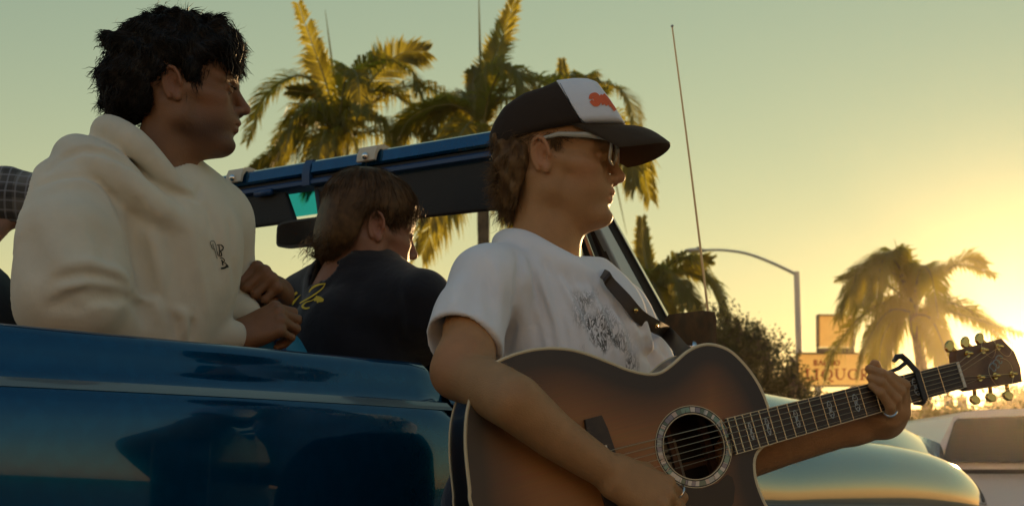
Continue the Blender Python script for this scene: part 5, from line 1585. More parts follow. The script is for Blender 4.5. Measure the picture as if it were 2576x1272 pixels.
# abalone: many small shell pieces
M_ab = []
for i, cc in enumerate(((.30, .34, .33), (.16, .28, .24), (.42, .36, .32), (.20, .20, .24), (.50, .50, .46), (.10, .16, .13))):
    M_ab.append(mat('abalone_shell_%d' % i, cc, .25, .2, coat=.4))
ros = gobj('rosette', annulus(.0525, .0650, .0009, .0012), M_ebony)
gobj('rosette_line', annulus(.0512, .0526, .0014), M_bind, ros)
gobj('rosette_line', annulus(.0640, .0650, .0014), M_bind, ros)
rg_ = random.Random(3); w = 0.
meshes = {}
while w < 6.2:
    dw = rg_.choice((.05, .08, .11, .15)); mb = MB()
    w1 = w + dw - .004; jit = rg_.uniform(-.02, .02)
    mb.prism([(.0545 * math.cos(w), .0545 * math.sin(w), .0012), (.0622 * math.cos(w + jit), .0622 * math.sin(w + jit), .0012), (.0622 * math.cos((w + w1) / 2), .0622 * math.sin((w + w1) / 2), .0012), (.0622 * math.cos(w1), .0622 * math.sin(w1), .0012), (.0545 * math.cos(w1 - jit), .0545 * math.sin(w1 - jit), .0012), (.0545 * math.cos((w + w1) / 2), .0545 * math.sin((w + w1) / 2), .0012)], (0, 0, .0006))
    gobj('shell_piece', mb, rg_.choice(M_ab), ros); w += dw
gobj('hole_edge', MB().loft([np.c_[np.cos(ang) * SH, np.sin(ang) * SH, np.zeros(n)], np.c_[np.cos(ang) * SH, np.sin(ang) * SH, np.full(n, -.006)]], True), M_mahog, ros)
gobj('label', MB().box((-.012, -.022, -DEP + .004), (.062, .085, .001)), M_paper)
for i, yy in enumerate((.0, -.012, -.022)): gobj('label_line', MB().box((-.012, yy, -DEP + .0052), (.04 - .01 * i, .004, .0006)), M_dark)
gobj('brace', MB().box((.006, 0, -DEP + .008), (.009, .19, .014)), M_mahog)
gobj('brace', MB().box((.068, 0, -DEP + .010), (.012, .18, .018)), M_mahog)
gobj('back_strip', MB().box((.03, -.028, -DEP + .003), (.2, .012, .002)), M_mahog)
# pickguard
pgp = [gl(u, v)[:2] for u, v in ((1664, 1185), (1690, 1205), (1725, 1222), (1765, 1228), (1805, 1214), (1830, 1192), (1842, 1200), (1848, 1225), (1845, 1262), (1825, 1300), (1780, 1330), (1730, 1330), (1690, 1300), (1650, 1245))]
pgp[0] = np.array((-.066, -.03))
gobj('pickguard', MB().prism([(a, b, .0002) for a, b in pgp], (0, 0, .0011)), M_pick)
# bridge: long bar across the strings
br_px = [(1468, 1049), (1523, 1055), (1548, 1130), (1520, 1135), (1500, 1110)]
SADX = -.150
bpts = [(SADX - .016, .083), (SADX + .012, .083), (SADX + .016, .06), (SADX + .018, .03), (SADX + .018, -.03), (SADX + .016, -.06), (SADX + .012, -.083), (SADX - .016, -.083), (SADX - .020, -.05), (SADX - .021, 0), (SADX - .020, .05)]
brg = gobj('bridge', MB().prism([(a, b, .0003) for a, b in bpts], (0, 0, .0085)), M_ebony)
gobj('saddle', MB().box((SADX + .004, 0, .0105), (.0028, .074, .006)), M_bone, brg)
SP_S, SP_N = .0108, .0072                          # string spacing at saddle and nut
NUT = .498
for i in range(6):
    y = (2.5 - i) * SP_S
    gobj('bridge_pin', MB().ball((SADX - .009, y, .0105), (.0026, .0026, .003), 8, 6), M_bone, brg, smooth=True)
# neck, fretboard, frets
def fw(a): return .0285 - (.0285 - .0215) * (a - .06) / (NUT - .06)          # half width
fb0 = .0635
FB = .0062
fb = gobj('fretboard', MB().prism([(fb0, -fw(fb0), .0002), (NUT, -fw(NUT), .0002), (NUT, fw(NUT), .0002), (fb0, fw(fb0), .0002)], (0, 0, FB)), M_ebony)
for sgn in (-1, 1):
    gobj('neck_binding', MB().prism([(fb0, sgn * fw(fb0), .001), (NUT, sgn * fw(NUT), .001), (NUT, sgn * (fw(NUT) + .0012), .001), (fb0, sgn * (fw(fb0) + .0012), .001)], (0, 0, FB - .0006)), M_bind, fb)
def fret(n): return NUT - .648 * (1 - 2 ** (-n / 12))
for k in range(1, 21):
    a = fret(k); gobj('fret', MB().tube([(a, -fw(a) - .0006, FB), (a, fw(a) + .0006, FB)], .0011, 6), M_fret, fb)
for k in (3, 5, 7, 9, 12, 15, 17):
    a = (fret(k) + fret(k - 1)) / 2; mb = MB(); s_ = min(1., (fret(k - 1) - fret(k)) / .03)
    for q in (-1, 1):
        pts = [(a + s_ * .005 * math.sin(t * 3.1) * q, t * .014, FB + .0005) for t in np.linspace(-1, 1, 14)]
        mb.tube(pts, .0007, 5)
    for t in (-.011, 0, .011):
        mb.tube([(a + s_ * .0035 * math.cos(w), t + .0032 * math.sin(w), FB + .0005) for w in np.linspace(0, 5.4, 12)], .0006, 5)
    gobj('vine_inlay', mb, M_ab[4], fb)
neck = []
for i in range(24):
    a = .155 + (NUT - .155) * i / 23; hw = fw(a) - .0005; dp = .022 if i > 2 else .022 + .03 * (3 - i) / 3
    neck.append([(a, hw * math.cos(w), -dp * abs(math.sin(w)) ** .8 + .0003) for w in np.linspace(0, math.pi, 14)])
gobj('neck', MB().loft(neck, True, True), M_mahog, smooth=True, angle=R(50))
gobj('heel', MB().loft([[(.12, y, z) for y, z in ((-.026, -.002), (.026, -.002), (.02, -.085), (-.02, -.085))], [(.165, y, z) for y, z in ((-.026, -.002), (.026, -.002), (.016, -.085), (-.016, -.085))], [(.185, y, z) for y, z in ((-.026, -.002), (.026, -.002), (.010, -.03), (-.010, -.03))]], True, True), M_mahog, smooth=True, angle=R(50))
gobj('nut', MB().box((NUT + .0025, 0, .004), (.005, .044, .009)), M_bone)
# headstock, leaning back
HT = R(13); ha = np.array((math.cos(HT), 0, -math.sin(HT))); hn_ = np.array((math.sin(HT), 0, math.cos(HT)))
h0 = np.array((NUT + .004, 0, .0025))
h0w = gw(*h0); hnw = g_a * hn_[0] + g_c * hn_[2]
def hp(u, v): return gl(u, v, org=h0w, nrm=hnw)
hs = [hp(u, v) for u, v in ((2411, 912), (2404, 893), (2408, 880), (2517, 851), (2549, 884), (2565, 922), (2569, 960), (2454, 978), (2438, 980), (2425, 966))]
hs = [np.array((h0[0], fw(NUT), h0[2]))] + hs[1:-1] + [np.array((h0[0], -fw(NUT), h0[2]))]
hso = gobj('headstock', MB().prism(hs, -hn_ * .016), M_mahog)
gobj('headstock_face', MB().prism([q * 1.0 + hn_ * .0002 for q in hs], hn_ * .0014), M_mahog, hso)  # warm glare on the dark facing put in as brown wood
posts = [(2430, 891), (2469, 882), (2507, 873), (2542, 942), (2500, 946), (2461, 951)]
butt = [(2396, 868), (2436, 858), (2472, 849), (2544, 993), (2501, 997), (2461, 1003)]
ends = []
for (pu, pv), (bu, bv_) in zip(posts, butt):
    q = hp(pu, pv) + hn_ * .0016; e = hp(bu, bv_) - hn_ * .008
    t = gobj('tuner', MB().tube([q, q + hn_ * .010], .0032, 10), M_gold, hso, smooth=True)
    gobj('bushing', MB().tube([q, q + hn_ * .003], .0058, 14), M_gold, t, smooth=True) if False else None
    gobj('tuner_bushing', MB().tube([q, q + hn_ * .0025], .0058, 14), M_gold, hso, smooth=True)
    gobj('tuner_screw', MB().ball(q + np.array((.0105, -.001, 0)), .0028, 8, 6), M_gold, hso, smooth=True)
    d = e - (q - hn_ * .010); sd = np.array((0, math.copysign(1, d[1]), 0))
    base = q - hn_ * .012
    gobj('tuner_stem', MB().tube([base, e - unit(d) * .006], .0034, 8), M_gold, hso, smooth=True)
    du = unit(d); px_ = unit(np.cross(du, hn_))
    rng_ = []
    for w in np.linspace(0, 2 * math.pi, 8, endpoint=False):
        rng_.append(e + du * .0085 * math.cos(w) + px_ * .0115 * math.sin(w) - hn_ * .0035)
    bo = gobj('tuner_button', MB().prism(rng_, hn_ * .007), M_gold, hso)
    bm_ = bo.modifiers.new('b', 'BEVEL'); bm_.width = .0015; bm_.segments = 2
    ends.append(q + hn_ * .008)
order = [2, 1, 0, 5, 4, 3]                          # strings top to bottom go to these posts
order = [0, 1, 2, 3, 4, 5]
smap = [0, 1, 2, 3, 4, 5]
for i in range(6):
    y0_, y1_ = (2.5 - i) * SP_S, (2.5 - i) * SP_N
    pst = ends[i] if i < 3 else ends[i]
    gobj('string', MB().tube([(SADX + .004, y0_, .0135), (NUT, y1_, .0092), pst], [.00075 - .00009 * i] * 3, 6), M_string)
# curled loose string ends
for i in (1, 2, 4):
    q = ends[i]; mb = MB(); rr_ = .012 + .004 * i
    mb.tube([q + ha * (.010 + rr_ * math.cos(w)) + np.array((0, rr_ * math.sin(w), 0)) + hn_ * .003 * math.sin(w * 2) for w in np.linspace(2, 7.6, 26)], .0004, 5)
    gobj('string_end', mb, M_string)
# inlay on the headstock
for dx, dy in ((.0, .0), (.010, .006), (-.010, -.004)):
    cq = hp(2505, 915) + hn_ * .0017 + ha * dx + np.array((0, dy, 0))
    gobj('headstock_inlay', MB().tube([cq + ha * .007 * math.cos(w) * (1 + .3 * math.sin(3 * w)) + np.array((0, .007 * math.sin(w), 0)) for w in np.linspace(0, 5.8, 22)], .0011, 5), M_ab[0], hso)
# capo: dark clamp across the neck
ca = gl(2303, 962)[0]
cap_o = gobj('capo', MB().box((ca, 0, FB + .0075), (.009, .048, .004)), M_dark)
gobj('capo_pad', MB().box((ca, 0, FB + .0042), (.008, .044, .003)), M_rubber, cap_o)
gobj('capo_arm', MB().tube([(ca, -.024, FB + .0075), (ca, -.029, 0), (ca, -.026, -.020), (ca, 0, -.027)], .0040, 8), M_dark, cap_o, smooth=True)
hpx = [gl(u, v, .004) for u, v in ((2298, 930), (2283, 908), (2268, 895), (2256, 897), (2248, 908), (2238, 930))]
gobj('capo_lever', MB().tube([np.array((ca, .024, FB + .007))] + hpx[1:5], [.005, .0052, .0052, .005, .0035], 10), M_dark, cap_o, smooth=True)
gobj('capo_lever', MB().tube([hpx[1], gl(2262, 925, .002), gl(2236, 936, -.004)], [.004, .0035, .003], 8), M_dark, cap_o, smooth=True)
# ================================================================== PERSON WITH THE GUITAR
M_skinC = skin_mat('fair_skin', (.47, .235, .09), (.52, .17, .08), (.36, .19, .09))
M_hairC = hair_mat('brown_hair', (.085, .042, .015), (.16, .085, .03))
M_tee = fabric('white_cotton', (.80, .78, .77), (.72, .70, .70), 1300, .0010)
pg = empty('person', P(1390, 1200, 2.55) * (1, 1, 0), 'person in a white tee and trucker cap playing a sunburst guitar', 'person', 'people around the car')
TC = P(1401, 418, 2.50)
aC = R(-10)
fC, lC, uC = frame3((math.cos(aC), math.sin(aC), -.05), (0, 0, 1))
S = head_sdf(.0022, nose=1.0, lip=.0, chin=.006, neck=((-.014, 0, -.03), (-.012, 0, -.12), (-.022, 0, -.238)), nr=(.054, .062, .070))
V, Q = S.net(); V = S.relax(V, Q, 1, .35)
redC, stC = flush_of(V)
headC = (to_world(V, TC, fC, lC, uC), Q)
def LC(x, y, z): return TC + fC * x + lC * y + uC * z

# tee shirt ------------------------------------------------------------
S = Sdf(P(1040, 1272, 2.2) - (.02, 0, .10), (P(1730, 700, 2.75)[0], 2.80, P(1300, 540, 2.6)[2]), .0045)
S.chain([P(1388, 800, 2.53), P(1405, 880, 2.52), P(1400, 1060, 2.54), P(1395, 1400, 2.58)], [.10, .130, .135, .14])
S.ell(P(1440, 870, 2.50), (.14, .10, .17), k=.06)
S.chain([P(1230, 712, 2.40), P(1375, 728, 2.52), P(1548, 788, 2.66)], [.058, .064, .056], k=.06)
S.chain([P(1345, 660, 2.52), P(1238, 705, 2.42)], [.044, .054], k=.04)
S.chain([P(1470, 735, 2.58), P(1545, 782, 2.66)], [.030, .050], k=.04)
S.chain([P(1228, 716, 2.39), P(1190, 785, 2.36), P(1168, 850, 2.33), P(1158, 930, 2.31)], [.058, .062, .066, .069], k=.03)
S.chain([P(1550, 792, 2.66), P(1605, 890, 2.68), P(1640, 990, 2.66)], [.056, .062, .066], k=.03)
# sleeve hem and its hollow
hemc = P(1162, 866, 2.325); hdir = unit(P(1150, 1000, 2.28) - P(1190, 760, 2.365))
hemn = unit(hdir + np.array((-.22, -.30, .05)))
lo_ = P(1040, 960, 2.2) - (.05, 0, .1); hi_ = np.array((P(1275, 700, 2.42)[0], 2.47, P(1162, 700, 2.3)[2]))
def hem_cut(X, Y, Z):
    pl = ((X - hemc[0]) * hemn[0] + (Y - hemc[1]) * hemn[1] + (Z - hemc[2]) * hemn[2])
    c = cap(P(1190, 760, 2.36), P(1148, 980, 2.29), .085, .085)[0](X, Y, Z)
    return np.maximum(-pl, c).astype(np.float32)
S.op((hem_cut, lo_, hi_), .004, 's')
S.chain([P(1182, 792, 2.358), P(1165, 860, 2.327), P(1152, 930, 2.30)], [.040, .056, .060], mode='s', k=.006)
# neck opening: tilted ring round the neck
rc0 = P(1402, 652, 2.525)
def ringp(phi, rad, dz=0): return rc0 + np.array((rad * math.cos(phi), -rad * math.sin(phi), -.054 * math.cos(phi + R(5)) + dz))
ph_ = [2 * math.pi * k / 36 for k in range(37)]
for k in range(36):
    S.cap(ringp(ph_[k], .094, -.026), ringp(ph_[k + 1], .094, -.026), .018, k=.02)
nrm_r = unit(np.array((.054 * math.cos(R(5)) / .078, .054 * math.sin(R(5)) / .078, 1.)))
S.cap(rc0 - nrm_r * .05, rc0 + nrm_r * .12, .0735, .078, mode='s', k=.004)
S.chain([ringp(a, .0775) for a in ph_], .0065, k=.004)
S.chain([ringp(a, .083, -.0135) for a in ph_], .0030, mode='s', k=.004)
fo = S.fold
fo([(1303, 640), (1304, 700), (1299, 770), (1286, 830), (1272, 885)], 0.0059, 0.0128)
fo([(1318, 650), (1322, 720), (1316, 800), (1300, 860)], 0.0076, -0.0096)
fo([(1335, 655), (1350, 720), (1368, 800), (1372, 850)], 0.0068, 0.0080)
fo([(1352, 660), (1372, 720), (1392, 790)], 0.0059, -0.0096)
fo([(1372, 668), (1398, 725), (1420, 790), (1430, 850)], 0.0068, 0.0080)
fo([(1390, 672), (1425, 730), (1450, 790)], 0.0059, -0.0080)
fo([(1410, 690), (1450, 745), (1490, 810), (1520, 870)], 0.0068, 0.0064)
fo([(1440, 705), (1480, 750), (1530, 820)], 0.0059, -0.0064)
fo([(1245, 660), (1258, 720), (1262, 790)], 0.0076, -0.0080)
fo([(1225, 660), (1228, 730), (1240, 800)], 0.0076, 0.0080)
fo([(1200, 680), (1190, 740), (1195, 790)], 0.0076, 0.0064)
fo([(1150, 700), (1140, 760), (1150, 795)], 0.0085, -0.0064)
fo([(1500, 730), (1540, 770), (1590, 800)], 0.0068, 0.0064)
fo([(1600, 850), (1625, 890), (1640, 920)], 0.0068, 0.0128)
fo([(1620, 840), (1648, 880), (1668, 905)], 0.0059, -0.0128)
fo([(1640, 840), (1665, 880), (1680, 900)], 0.0051, 0.0128)
fo([(1068, 838), (1112, 808), (1160, 800), (1208, 822), (1240, 862), (1256, 890)], 0.0034, -0.0048)
for k in range(9):
    x = 1310 + 30 * k
    fo([(x, 690 + 4 * k), (x + 22, 750), (x + 44 + 2 * k, 820), (x + 52 + 3 * k, 880)], .0062, .0085)
    fo([(x + 13, 690 + 4 * k), (x + 35, 750), (x + 58 + 2 * k, 820), (x + 66 + 3 * k, 880)], .0058, -.0085)
S.noise(.0014, .10, 6)
Vs, Qs = S.net(); Vs = S.relax(Vs, Qs, 1, .35)
me = fast_mesh('tee_shirt', Vs, Qs)
def to_px(V):
    d = V - np.array((0, 0, CAMZ)); dep = d[:, 1] * _cp + d[:, 2] * _sp
    return 1288 + F * d[:, 0] / dep, 636 - F * (-d[:, 1] * _sp + d[:, 2] * _cp) / dep
pu_, pv_ = to_px(Vs); Ns = normals_of(Vs, Qs)
ring_ = np.array(((1430, 728), (1500, 716), (1556, 790), (1600, 850), (1626, 900), (1622, 960), (1500, 960), (1440, 880)), float)
pr = np.zeros(len(Vs)); bnd = polydist
for i in np.nonzero((pu_ > 1400) & (pu_ < 1650) & (pv_ > 690) & (pv_ < 980) & (Ns[:, 1] < 0))[0]:
    q = np.array((pu_[i], pv_[i])); ins = False
    for k in range(len(ring_)):
        a, b = ring_[k], ring_[k - 1]
        if (a[1] > q[1]) != (b[1] > q[1]) and q[0] < (b[0] - a[0]) * (q[1] - a[1]) / (b[1] - a[1]) + a[0]: ins = not ins
    pr[i] = np.clip(polydist(q, ring_) / 45, 0, 1) if ins else 0
set_attr(me, 'print', pr)
# ink drawing: hatched tree and rocks, only colour
nt = M_tee.node_tree; b_ = nt.nodes['Principled BSDF']; src = b_.inputs['Base Color'].links[0].from_socket
tcn = nt.nodes['Texture Coordinate']
at_ = nt.nodes.new('ShaderNodeAttribute'); at_.attribute_name = 'print'
n1 = nt.nodes.new('ShaderNodeTexNoise'); n1.inputs['Scale'].default_value = 17; n1.inputs['Detail'].default_value = 2
n2 = nt.nodes.new('ShaderNodeTexNoise'); n2.inputs['Scale'].default_value = 62; n2.inputs['Detail'].default_value = 4; n2.inputs['Distortion'].default_value = 1.5
mp2 = nt.nodes.new('ShaderNodeMapping'); mp2.inputs['Scale'].default_value = (2.2, 2.2, .8); mp2.inputs['Rotation'].default_value = (0, .35, 0)
nt.links.new(tcn.outputs['Object'], n1.inputs['Vector']); nt.links.new(tcn.outputs['Object'], mp2.inputs[0]); nt.links.new(mp2.outputs[0], n2.inputs['Vector'])
def mth(op, a, b=None):
    q = nt.nodes.new('ShaderNodeMath'); q.operation = op
    for i, x in enumerate((a, b)):
        if x is None: continue
        if isinstance(x, (int, float)): q.inputs[i].default_value = x
        else: nt.links.new(x, q.inputs[i])
    return q.outputs[0]
ln_ = nt.nodes.new('ShaderNodeMapRange'); ln_.inputs[1].default_value = .085; ln_.inputs[2].default_value = .035
nt.links.new(mth('ABSOLUTE', mth('SUBTRACT', n2.outputs[0], .5)), ln_.inputs[0])
ms_ = nt.nodes.new('ShaderNodeMapRange'); ms_.inputs[1].default_value = .42; ms_.inputs[2].default_value = .54
nt.links.new(n1.outputs[0], ms_.inputs[0])
fac = mth('MULTIPLY', mth('MULTIPLY', mth('MULTIPLY', ln_.outputs[0], ms_.outputs[0]), at_.outputs['Fac']), .95)
mxp = nt.nodes.new('ShaderNodeMix'); mxp.data_type = 'RGBA'; mxp.inputs[7].default_value = (.06, .06, .055, 1)
nt.links.new(fac, mxp.inputs[0]); nt.links.new(src, mxp.inputs[6]); nt.links.new(mxp.outputs[2], b_.inputs['Base Color'])
mobj('tee_shirt', me, M_tee, pg)
BVH_tee = BVHTree.FromPolygons(Vs.tolist(), Qs.tolist())

# arms and hands -------------------------------------------------------------
S = Sdf(P(1060, 1272, 1.92) - (.06, 0, .16), (P(1760, 700, 2.5)[0], 2.52, P(1200, 690, 2.5)[2]), .0035)
def onG(u, v, off): return gp(u, v, off)
S.chain([P(1222, 725, 2.40), P(1184, 830, 2.335), P(1172, 900, 2.295)], [.048, .046, .043])
el = P(1158, 934, 2.285)
S.chain([P(1172, 900, 2.295), el], [.043, .040], k=.02)
S.ell(el + (-.014, .006, -.004), (.024, .024, .022), k=.02)
f1 = onG(1296, 1012, .052); f2 = onG(1394, 1094, .046); f3 = onG(1524, 1182, .040)
S.chain([el, el * .35 + f1 * .65, f1, f2, f3], [.040, .0440, .0435, .0360, .0285], k=.03)
hr = Hand(S, onG(1540, 1192, .040), gp(1690, 1268, .034) - gp(1540, 1192, .040), g_c * .9 + g_b * .35, 1, .98)
if hr.A[1] @ g_b < 0: hr.A[1] = -hr.A[1]
hr.build([(25, 45, 30), (30, 48, 30), (34, 50, 32), (38, 52, 32)], [(.02, .028, -.012), (.058, .044, -.016), (.090, .044, -.022), (.112, .036, -.03)], wr=.028)
Va, Qa = S.net(); Va = S.relax(Va, Qa, 2, .4)
# fretting arm
S = Sdf(P(1880, 1190, 2.3) - (.02, 0, .02), (P(2320, 860, 2.75)[0], 2.85, P(2200, 870, 2.75)[2]), .0023)
wb = gp(2192, 1062, -.062)
S.chain([gp(1840, 1150, -.13), gp(1960, 1112, -.10), gp(2080, 1088, -.078), gp(2165, 1070, -.064)], [.044, .041, .032, .0265])
S.chain([gp(2150, 1074, -.066), gp(2215, 1055, -.052), gp(2250, 1020, -.040)], [.026, .026, .022], k=.02)
S.ell(gp(2238, 1040, -.040), (.030, .022, .036), k=.02)
S.chain([gp(2225, 1060, -.052), gp(2258, 1000, -.030), gp(2262, 985, -.02)], [.024, .018, .014], k=.016)
S.chain([gp(2205, 1050, -.03), gp(2235, 1050, -.02)], [.016, .016], k=.016)
def finger(pts, rad):
    S.chain([gp(*q) for q in pts], rad, k=.0022)
    for q, r in zip(pts[1:3], rad[1:3]): S.op(ell(gp(*q), r * 1.08), .003)
S.chain([gp(2270, 988, .006), gp(2263, 1035, -.004), gp(2225, 1064, -.040)], [.0125, .019, .023], k=.010)
S.chain([gp(2246, 1030, .004), gp(2240, 1052, -.010), gp(2218, 1064, -.040)], [.011, .017, .022], k=.010)
finger([(2268, 998, .002), (2275, 968, .015), (2240, 946, .022), (2216, 940, .014)], [.0105, .0092, .0082, .0070])
finger([(2262, 1012, .006), (2265, 984, .020), (2220, 940, .025), (2186, 927, .014)], [.0105, .0090, .0080, .0072])
finger([(2253, 1026, .006), (2254, 1003, .021), (2217, 961, .026), (2190, 950, .014)], [.0102, .0086, .0076, .0070])
finger([(2240, 1044, .002), (2239, 1022, .019), (2215, 987, .025), (2193, 969, .014)], [.0098, .0080, .0072, .0066])
S.chain([gp(2225, 1040, -.05), gp(2212, 985, -.045), gp(2203, 930, -.03), gp(2201, 918, -.018)], [.017, .0135, .011, .0095], k=.01)
Vf, Qf = S.net(); Vf = S.relax(Vf, Qf, 1, .35)
# trunk, hidden left arm, legs inside clothes
S = Sdf(P(1180, 1272, 2.4) * (1, 1, 0) + (-.25, -.25, .85), (P(1900, 700, 2.75)[0] + .1, 2.9, P(1300, 600, 2.6)[2]), .012)
S.chain([P(1395, 1400, 2.58), P(1402, 860, 2.53), LC(-.022, 0, -.23)], [.10, .10, .055], k=.05)
S.chain([P(1225, 710, 2.41), P(1390, 720, 2.53), P(1540, 785, 2.65)], [.045, .045, .04], k=.04)
S.chain([P(1545, 790, 2.66), P(1660, 1010, 2.66), P(1720, 1180, 2.60), gp(1840, 1150, -.13)], [.045, .043, .043, .042], k=.03)
Vt, Qt = S.net()
Vb, Qb = join_geo([headC, (Va, Qa), (Vf, Qf), (Vt, Qt)])
me = fast_mesh('body', Vb, Qb); z0 = np.zeros(len(Vb) - len(headC[0]))
fl = z0.copy(); de = np.linalg.norm(Va - el, axis=1); fl[:len(Va)] = .55 * np.exp(-(de / .05) ** 2)
set_attr(me, 'flush', np.concatenate([redC, fl])); set_attr(me, 'stubble', np.concatenate([stC * .3, z0]))
mobj('body', me, M_skinC, pg)
# trousers and shoes down to the ground
M_jean = fabric('dark_denim', (.03, .035, .05), (.022, .026, .04), 900)
hip = P(1395, 1400, 2.58); hip = np.array((hip[0], hip[1], .98))
S = Sdf(hip - (.32, .3, 1.0), hip + (.32, .3, .14), .012)
S.chain([hip + (-.02, 0, .08), hip], [.15, .155])
for g in (-1, 1):
    k_ = hip + np.array((g * .10, -.02 + g * .05, -.02))
    S.chain([k_, k_ + (g * .02, -.02, -.42), k_ + (g * .03, .03, -.86)], [.10, .07, .065], k=.05)
Vj, Qj = S.net(); mobj('trousers', fast_mesh('trousers', Vj, Qj), M_jean, pg)
for g in (-1, 1):
    k_ = hip + np.array((g * .13, .01 + g * .05, -.88)); ft = np.array((k_[0] + .03, k_[1] - .08, .045))
    MB().ball(ft, (.055, .135, .045), 14, 8).build('shoe', M_dark, pg, smooth=True)

rng = np.random.default_rng(77)
Na = normals_of(Va, Qa); sel = np.nonzero((np.linalg.norm(Va - f1, axis=1) < .14) | (np.linalg.norm(Va - f2, axis=1) < .10))[0]
sel = rng.choice(sel, 900); dd = (f3 - f1)[None] / np.linalg.norm(f3 - f1) + Na[sel] * .5 + rng.normal(size=(900, 3)) * .25
ah = [strands(Va[sel], dd, rng, rng.uniform(.006, .014, 900), 3, .00012, .5)]
Nf = normals_of(Vf, Qf); sel = np.nonzero(np.linalg.norm(Vf - gp(2040, 1105, -.09), axis=1) < .13)[0]; sel = rng.choice(sel, 700)
ah.append(strands(Vf[sel], g_a[None] + Nf[sel] * .7 + rng.normal(size=(700, 3)) * .25, rng, rng.uniform(.006, .014, 700), 3, .00012, .5))
ah = join_geo(ah)
mobj('arm_hair', fast_mesh('arm_hair', ah[0], ah[1]), hair_mat('fair_arm_hair', (.30, .18, .08), (.36, .22, .10)), pg)
# hair at the nape -----------------------------------------------------------
hp_ = [(-.108, .045), (-.030, .050), (-.018, .034), (-.038, .010), (-.044, -.028), (-.058, -.058), (-.072, -.088), (-.082, -.090), (-.094, -.070), (-.102, -.048), (-.102, -.02), (-.106, .012)]
S = Sdf((-.14, -.09, -.11), (.0, .09, .06), .003)
S.ell((-.05, 0, 0), (.085, .078, .11)); S.op(poly_slab(hp_, lo=S.lo, hi=S.lo + S.n * S.h), .014, 'i'); S.noise(.004, .03, 5)
Vc, Qc = S.net(); Nc = normals_of(Vc, Qc)
rng = np.random.default_rng(33)
ii = rng.choice(len(Vc), 3600)
d = np.tile(np.array((-.25, 0, -1.)), (len(ii), 1)); d -= Nc[ii] * (d * Nc[ii]).sum(1)[:, None] * .8
geo = [(Vc, Qc), strands(Vc[ii] - Nc[ii] * .003, d + rng.normal(size=d.shape) * .10 + Nc[ii] * .08, rng, rng.uniform(.02, .042, len(ii)), 6, .0008, .3, .02, inward=-Nc[ii] * .4)]
def tuftC(c, r, d, n, ln, cu=1.2, rad=.0006):
    rt = np.array(c) + rng.normal(size=(n, 3)) * r
    geo.append(strands(rt, np.array(d)[None] + rng.normal(size=(n, 3)) * .28, rng, rng.uniform(ln * .6, ln, n), 7, rad, cu, .03))
tuftC((-.098, -.01, -.020), (.006, .035, .014), (-.9, 0, -.35), 340, .028)
tuftC((-.098, -.01, -.045), (.006, .035, .014), (-.85, 0, -.55), 380, .028)
tuftC((-.096, -.01, -.075), (.006, .03, .012), (-.4, 0, -.9), 260, .026)
tuftC((.006, -.071, .026), (.006, .003, .012), (.1, -.1, -1), 160, .020, .4)
tuftC((.012, -.069, .040), (.012, .003, .005), (.5, -.1, -.6), 120, .016, .4)
tuftC((-.03, -.075, .036), (.02, .003, .006), (-.6, -.1, -.5), 160, .02, .4)
geo = join_geo(geo)
mobj('hair', fast_mesh('hair', to_world(geo[0], TC, fC, lC, uC), geo[1]), M_hairC, pg)

# trucker cap -------------------------------------------------------------------
M_mesh = fabric('dark_cap_cloth', (.035, .022, .014), (.028, .018, .012), 1600, .0008, .85, .1)
M_capw = fabric('white_cap_foam', (.72, .72, .74), (.66, .66, .68), 1500, .0005)
M_bill = fabric('brown_bill_cloth', (.05, .032, .017), (.04, .026, .014), 1500, .0006, .8, .1)
M_orange = mat('orange_print', (.72, .13, .035), .6)
co = [(-.120, .018), (-.122, .048), (-.113, .070), (-.095, .098), (-.077, .110), (-.055, .123), (-.030, .130), (-.013, .139), (-.002, .147), (.030, .1525), (.054, .1525), (.070, .146), (.098, .108), (.122, .072), (.085, .066), (.052, .062), (.0, .050), (-.040, .040), (-.104, .018)]
def cap_sdf():
    S = Sdf((-.14, -.11, .0), (.15, .11, .17), .0026)
    S.ell((-.005, 0, .045), (.130, .088, .122)); S.ell((.06, 0, .075), (.075, .068, .085), k=.04)
    S.op(poly_slab(co, lo=S.lo, hi=S.lo + S.n * S.h), .012, 'i')
    S.ell((-.010, 0, .020), (.104, .080, .112), k=.002, mode='s')
    return S
lnp, lnq = np.array((-.004, 0, .148)), np.array((.0535, 0, .060))
nn_ = np.array((lnq[2] - lnp[2], 0, -(lnq[0] - lnp[0]))); nn_ = nn_ / np.linalg.norm(nn_)
if nn_[0] < 0: nn_ = -nn_
S = cap_sdf(); lo_, hi_ = S.lo, S.lo + S.n * S.h
S.op(half(nn_, lnp, lo_, hi_), .001, 'i')
V, Q = S.net(); mobj('cap_crown', fast_mesh('cap_crown', to_world(V, TC, fC, lC, uC), Q), M_mesh, pg)
S = cap_sdf(); S.d -= .0012
S.op(half(-nn_, lnp + nn_ * .0006, lo_, hi_), .001, 'i')
V, Q = S.net(); V = to_world(V, TC, fC, lC, uC)
panel_o = mobj('cap_front_panel', fast_mesh('cap_front_panel', V, Q), M_capw, pg)
BVH_cap = BVHTree.FromPolygons(V.tolist(), Q.tolist())
stitch = [LC(*(lnp + (lnq - lnp) * t + nn_ * .006 + np.array((0, -.066 * math.sin(math.pi * .5 * (.12 + .88 * t)) ** .6, 0)))) for t in np.linspace(.06, .97, 14)]
